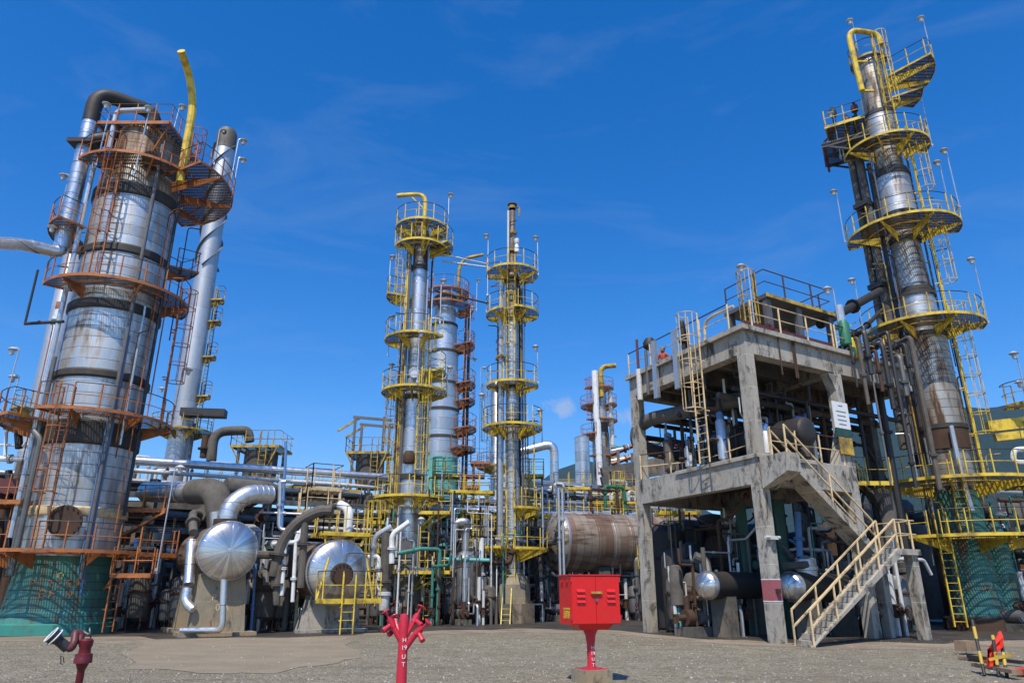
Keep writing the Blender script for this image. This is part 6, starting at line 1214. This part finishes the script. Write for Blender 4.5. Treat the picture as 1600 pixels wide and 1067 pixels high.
def barrier():
    st = NT('hazard_stripe', Roughness=.6); xz = st.xyz()[2]; st.set(Base_Color=st.mix(st.ma('LESS_THAN', st.ma('FRACT', st.ma('DIVIDE', xz, .46)), .5), (.52, .34, .04), (.035, .03, .025))); M['stripe'] = st.m
    p0 = G(1552, 1056); T = thing('barrier', 'striped yellow and black pipe barrier draped with red netting', 'barrier', tuple(p0))
    pts = [(P(1538, 1052, p0.y), P(1519, 968, p0.y+.4)), (P(1561, 1056, p0.y-.2), P(1551, 992, p0.y)), (P(1574, 1058, p0.y-.3), P(1562, 988, p0.y+.1))]
    for a, b in pts: MB().tube((a.x, a.y, .02), b, .033, n=10).build('post', 'stripe', T)
    a, b = P(1545, 1030, p0.y-.1), P(1583, 1022, p0.y-.2); MB().beam(a, b, .03, .05).build('rail', 'yellowd', T)
    m = MB(); q = [P(1544, 1040, p0.y+.1), P(1540, 1012, p0.y+.2), P(1552, 1004, p0.y), P(1566, 986, p0.y), P(1570, 1010, p0.y-.1), P(1556, 1018, p0.y-.15), P(1552, 1042, p0.y)]
    cen = sum(q, Vector())/len(q)
    rg = random.Random(4)
    rings = []
    for k in range(6):
        t = k/5; rings.append([cen.lerp(x, t)+Vector((rg.uniform(-.03, .03), rg.uniform(-.09, .09), rg.uniform(-.03, .03))) for x in q])
    for off in (0, .035): m.ringq([[x+Vector((0, off, 0)) for x in r_] for r_ in rings], cap=False)
    m.build('netting', 'mesh', T, smooth=20)
    for i, (x0, y0, x1, y1, w, lab) in enumerate(((1500, 1030, 1568, 1036, .16, 'grey plank lying left of the striped barrier'), (1515, 1032, 1600, 1042, .12, 'long dark plank lying behind the striped barrier'), (1527, 1050, 1592, 1062, .2, 'pale plank under the posts of the striped barrier'))):
        a, b = G(x0, y0), G(x1, y1); MB().beam(a+Vector((0, 0, .05+.05*i)), b+Vector((0, 0, .05+.05*i)), w, .07).build('plank', 'wood' if i != 1 else 'dark', None, label=lab, cat='plank', kind='thing', loc=a)
    a = G(1590, 1056); MB().box((a.x+.3, a.y, .1), (.7, .3, .1), .3).build('plastic_net', 'mesh', None, label='red plastic netting bundle on the ground at the right edge', cat='netting', kind='thing', loc=a)
    a = G(1513, 1022); MB().box((a.x, a.y, .22), (.5, .35, .25), .4).build('wooden_box', 'wood', None, label='small weathered wooden box left of the striped barrier', cat='box', kind='thing', loc=a)
barrier()
# worker on the frame roof: one skinned body, helmet and coverall
def worker():
    hd = P(1035.5, 547, 32.6); zf = hd.z-1.58; b = Vector((hd.x, 32.6, zf)); fc = Vector((-.35, -.94, 0)); rt = Vector((.94, -.35, 0))
    T = thing('person', 'worker in an orange coverall behind the railing at the left end of the frame roof', 'person', tuple(b))
    J = {'pelvis': (0, 0, .86), 'waist': (0, .02, 1.0), 'chest': (0, .04, 1.2), 'neckb': (0, .05, 1.36), 'neck': (0, .06, 1.43), 'head': (0, .09, 1.55), 'crown': (0, .09, 1.66)}
    for s, n in ((-1, 'l'), (1, 'r')):
        J.update({'sh'+n: (.19*s, .04, 1.32), 'el'+n: (.27*s, .02, 1.07), 'wr'+n: (.20*s, .22, .96), 'hd'+n: (.16*s, .30, .97), 'hip'+n: (.1*s, 0, .82), 'kn'+n: (.11*s, .03, .46), 'an'+n: (.11*s, 0, .08), 'toe'+n: (.12*s, .18, .04)})
    E_ = [('pelvis', 'waist'), ('waist', 'chest'), ('chest', 'neckb'), ('neckb', 'neck'), ('neck', 'head'), ('head', 'crown')]
    for n in 'lr': E_ += [('neckb', 'sh'+n), ('sh'+n, 'el'+n), ('el'+n, 'wr'+n), ('wr'+n, 'hd'+n), ('pelvis', 'hip'+n), ('hip'+n, 'kn'+n), ('kn'+n, 'an'+n), ('an'+n, 'toe'+n)]
    rad = dict(pelvis=.15, waist=.14, chest=.165, neckb=.10, neck=.06, head=.10, crown=.06, sh=.085, el=.055, wr=.042, hd=.045, hip=.10, kn=.07, an=.05, toe=.045)
    names = list(J); w = lambda q: b+rt*q[0]+fc*q[1]+Vector((0, 0, q[2]))
    me = D.meshes.new('body'); me.from_pydata([tuple(w(J[n])-b) for n in names], [(names.index(x), names.index(y)) for x, y in E_], []); me.update()
    o = D.objects.new('body', me); link(o); o.parent = T; WM[o.name] = WM[T.name].copy()
    sk = o.modifiers.new('skin', 'SKIN'); sv = me.skin_vertices[0].data
    for k, n in enumerate(names): r = rad.get(n, rad.get(n[:-1], .06)); sv[k].radius = (r, r); sv[k].use_root = n == 'pelvis'
    o.modifiers.new('sub', 'SUBSURF').levels = 1; me.materials.append(M['orr'])
    h = w(J['head']); hb = MB(); hb.lathe([(.155, .055), (.16, .06), (.115, .07), (.11, .12), (.07, .165), (.01, .18)], 16, h); hb.build('helmet', 'orange', T)
    f = MB(); f.lathe([(.02, -.10), (.075, -.06), (.095, 0), (.10, .05), (.05, .08)], 14, h+fc*.035); f.tube(h+fc*.12+Vector((0, 0, .03)), h+fc*.15-Vector((0, 0, .02)), .012, .018, n=6); f.build('face', 'skin', T)
worker()

# ------------------------------------------------------------------ sea-level haze between here and the hills
def haze():
    m = D.materials.new('haze'); m.use_nodes = True; t = m.node_tree; t.nodes.clear(); o = t.nodes.new('ShaderNodeOutputMaterial'); v = t.nodes.new('ShaderNodeVolumePrincipled')
    v.inputs['Color'].default_value = (.20, .44, .80, 1); v.inputs['Density'].default_value = .00007; v.inputs['Anisotropy'].default_value = 0; t.links.new(v.outputs[0], o.inputs['Volume'])
    MB().box((0, 2050, 395), (6200, 5200, 870)).build('haze', m, None, label='thin blue haze between the plant and the hills', kind='stuff')
haze()
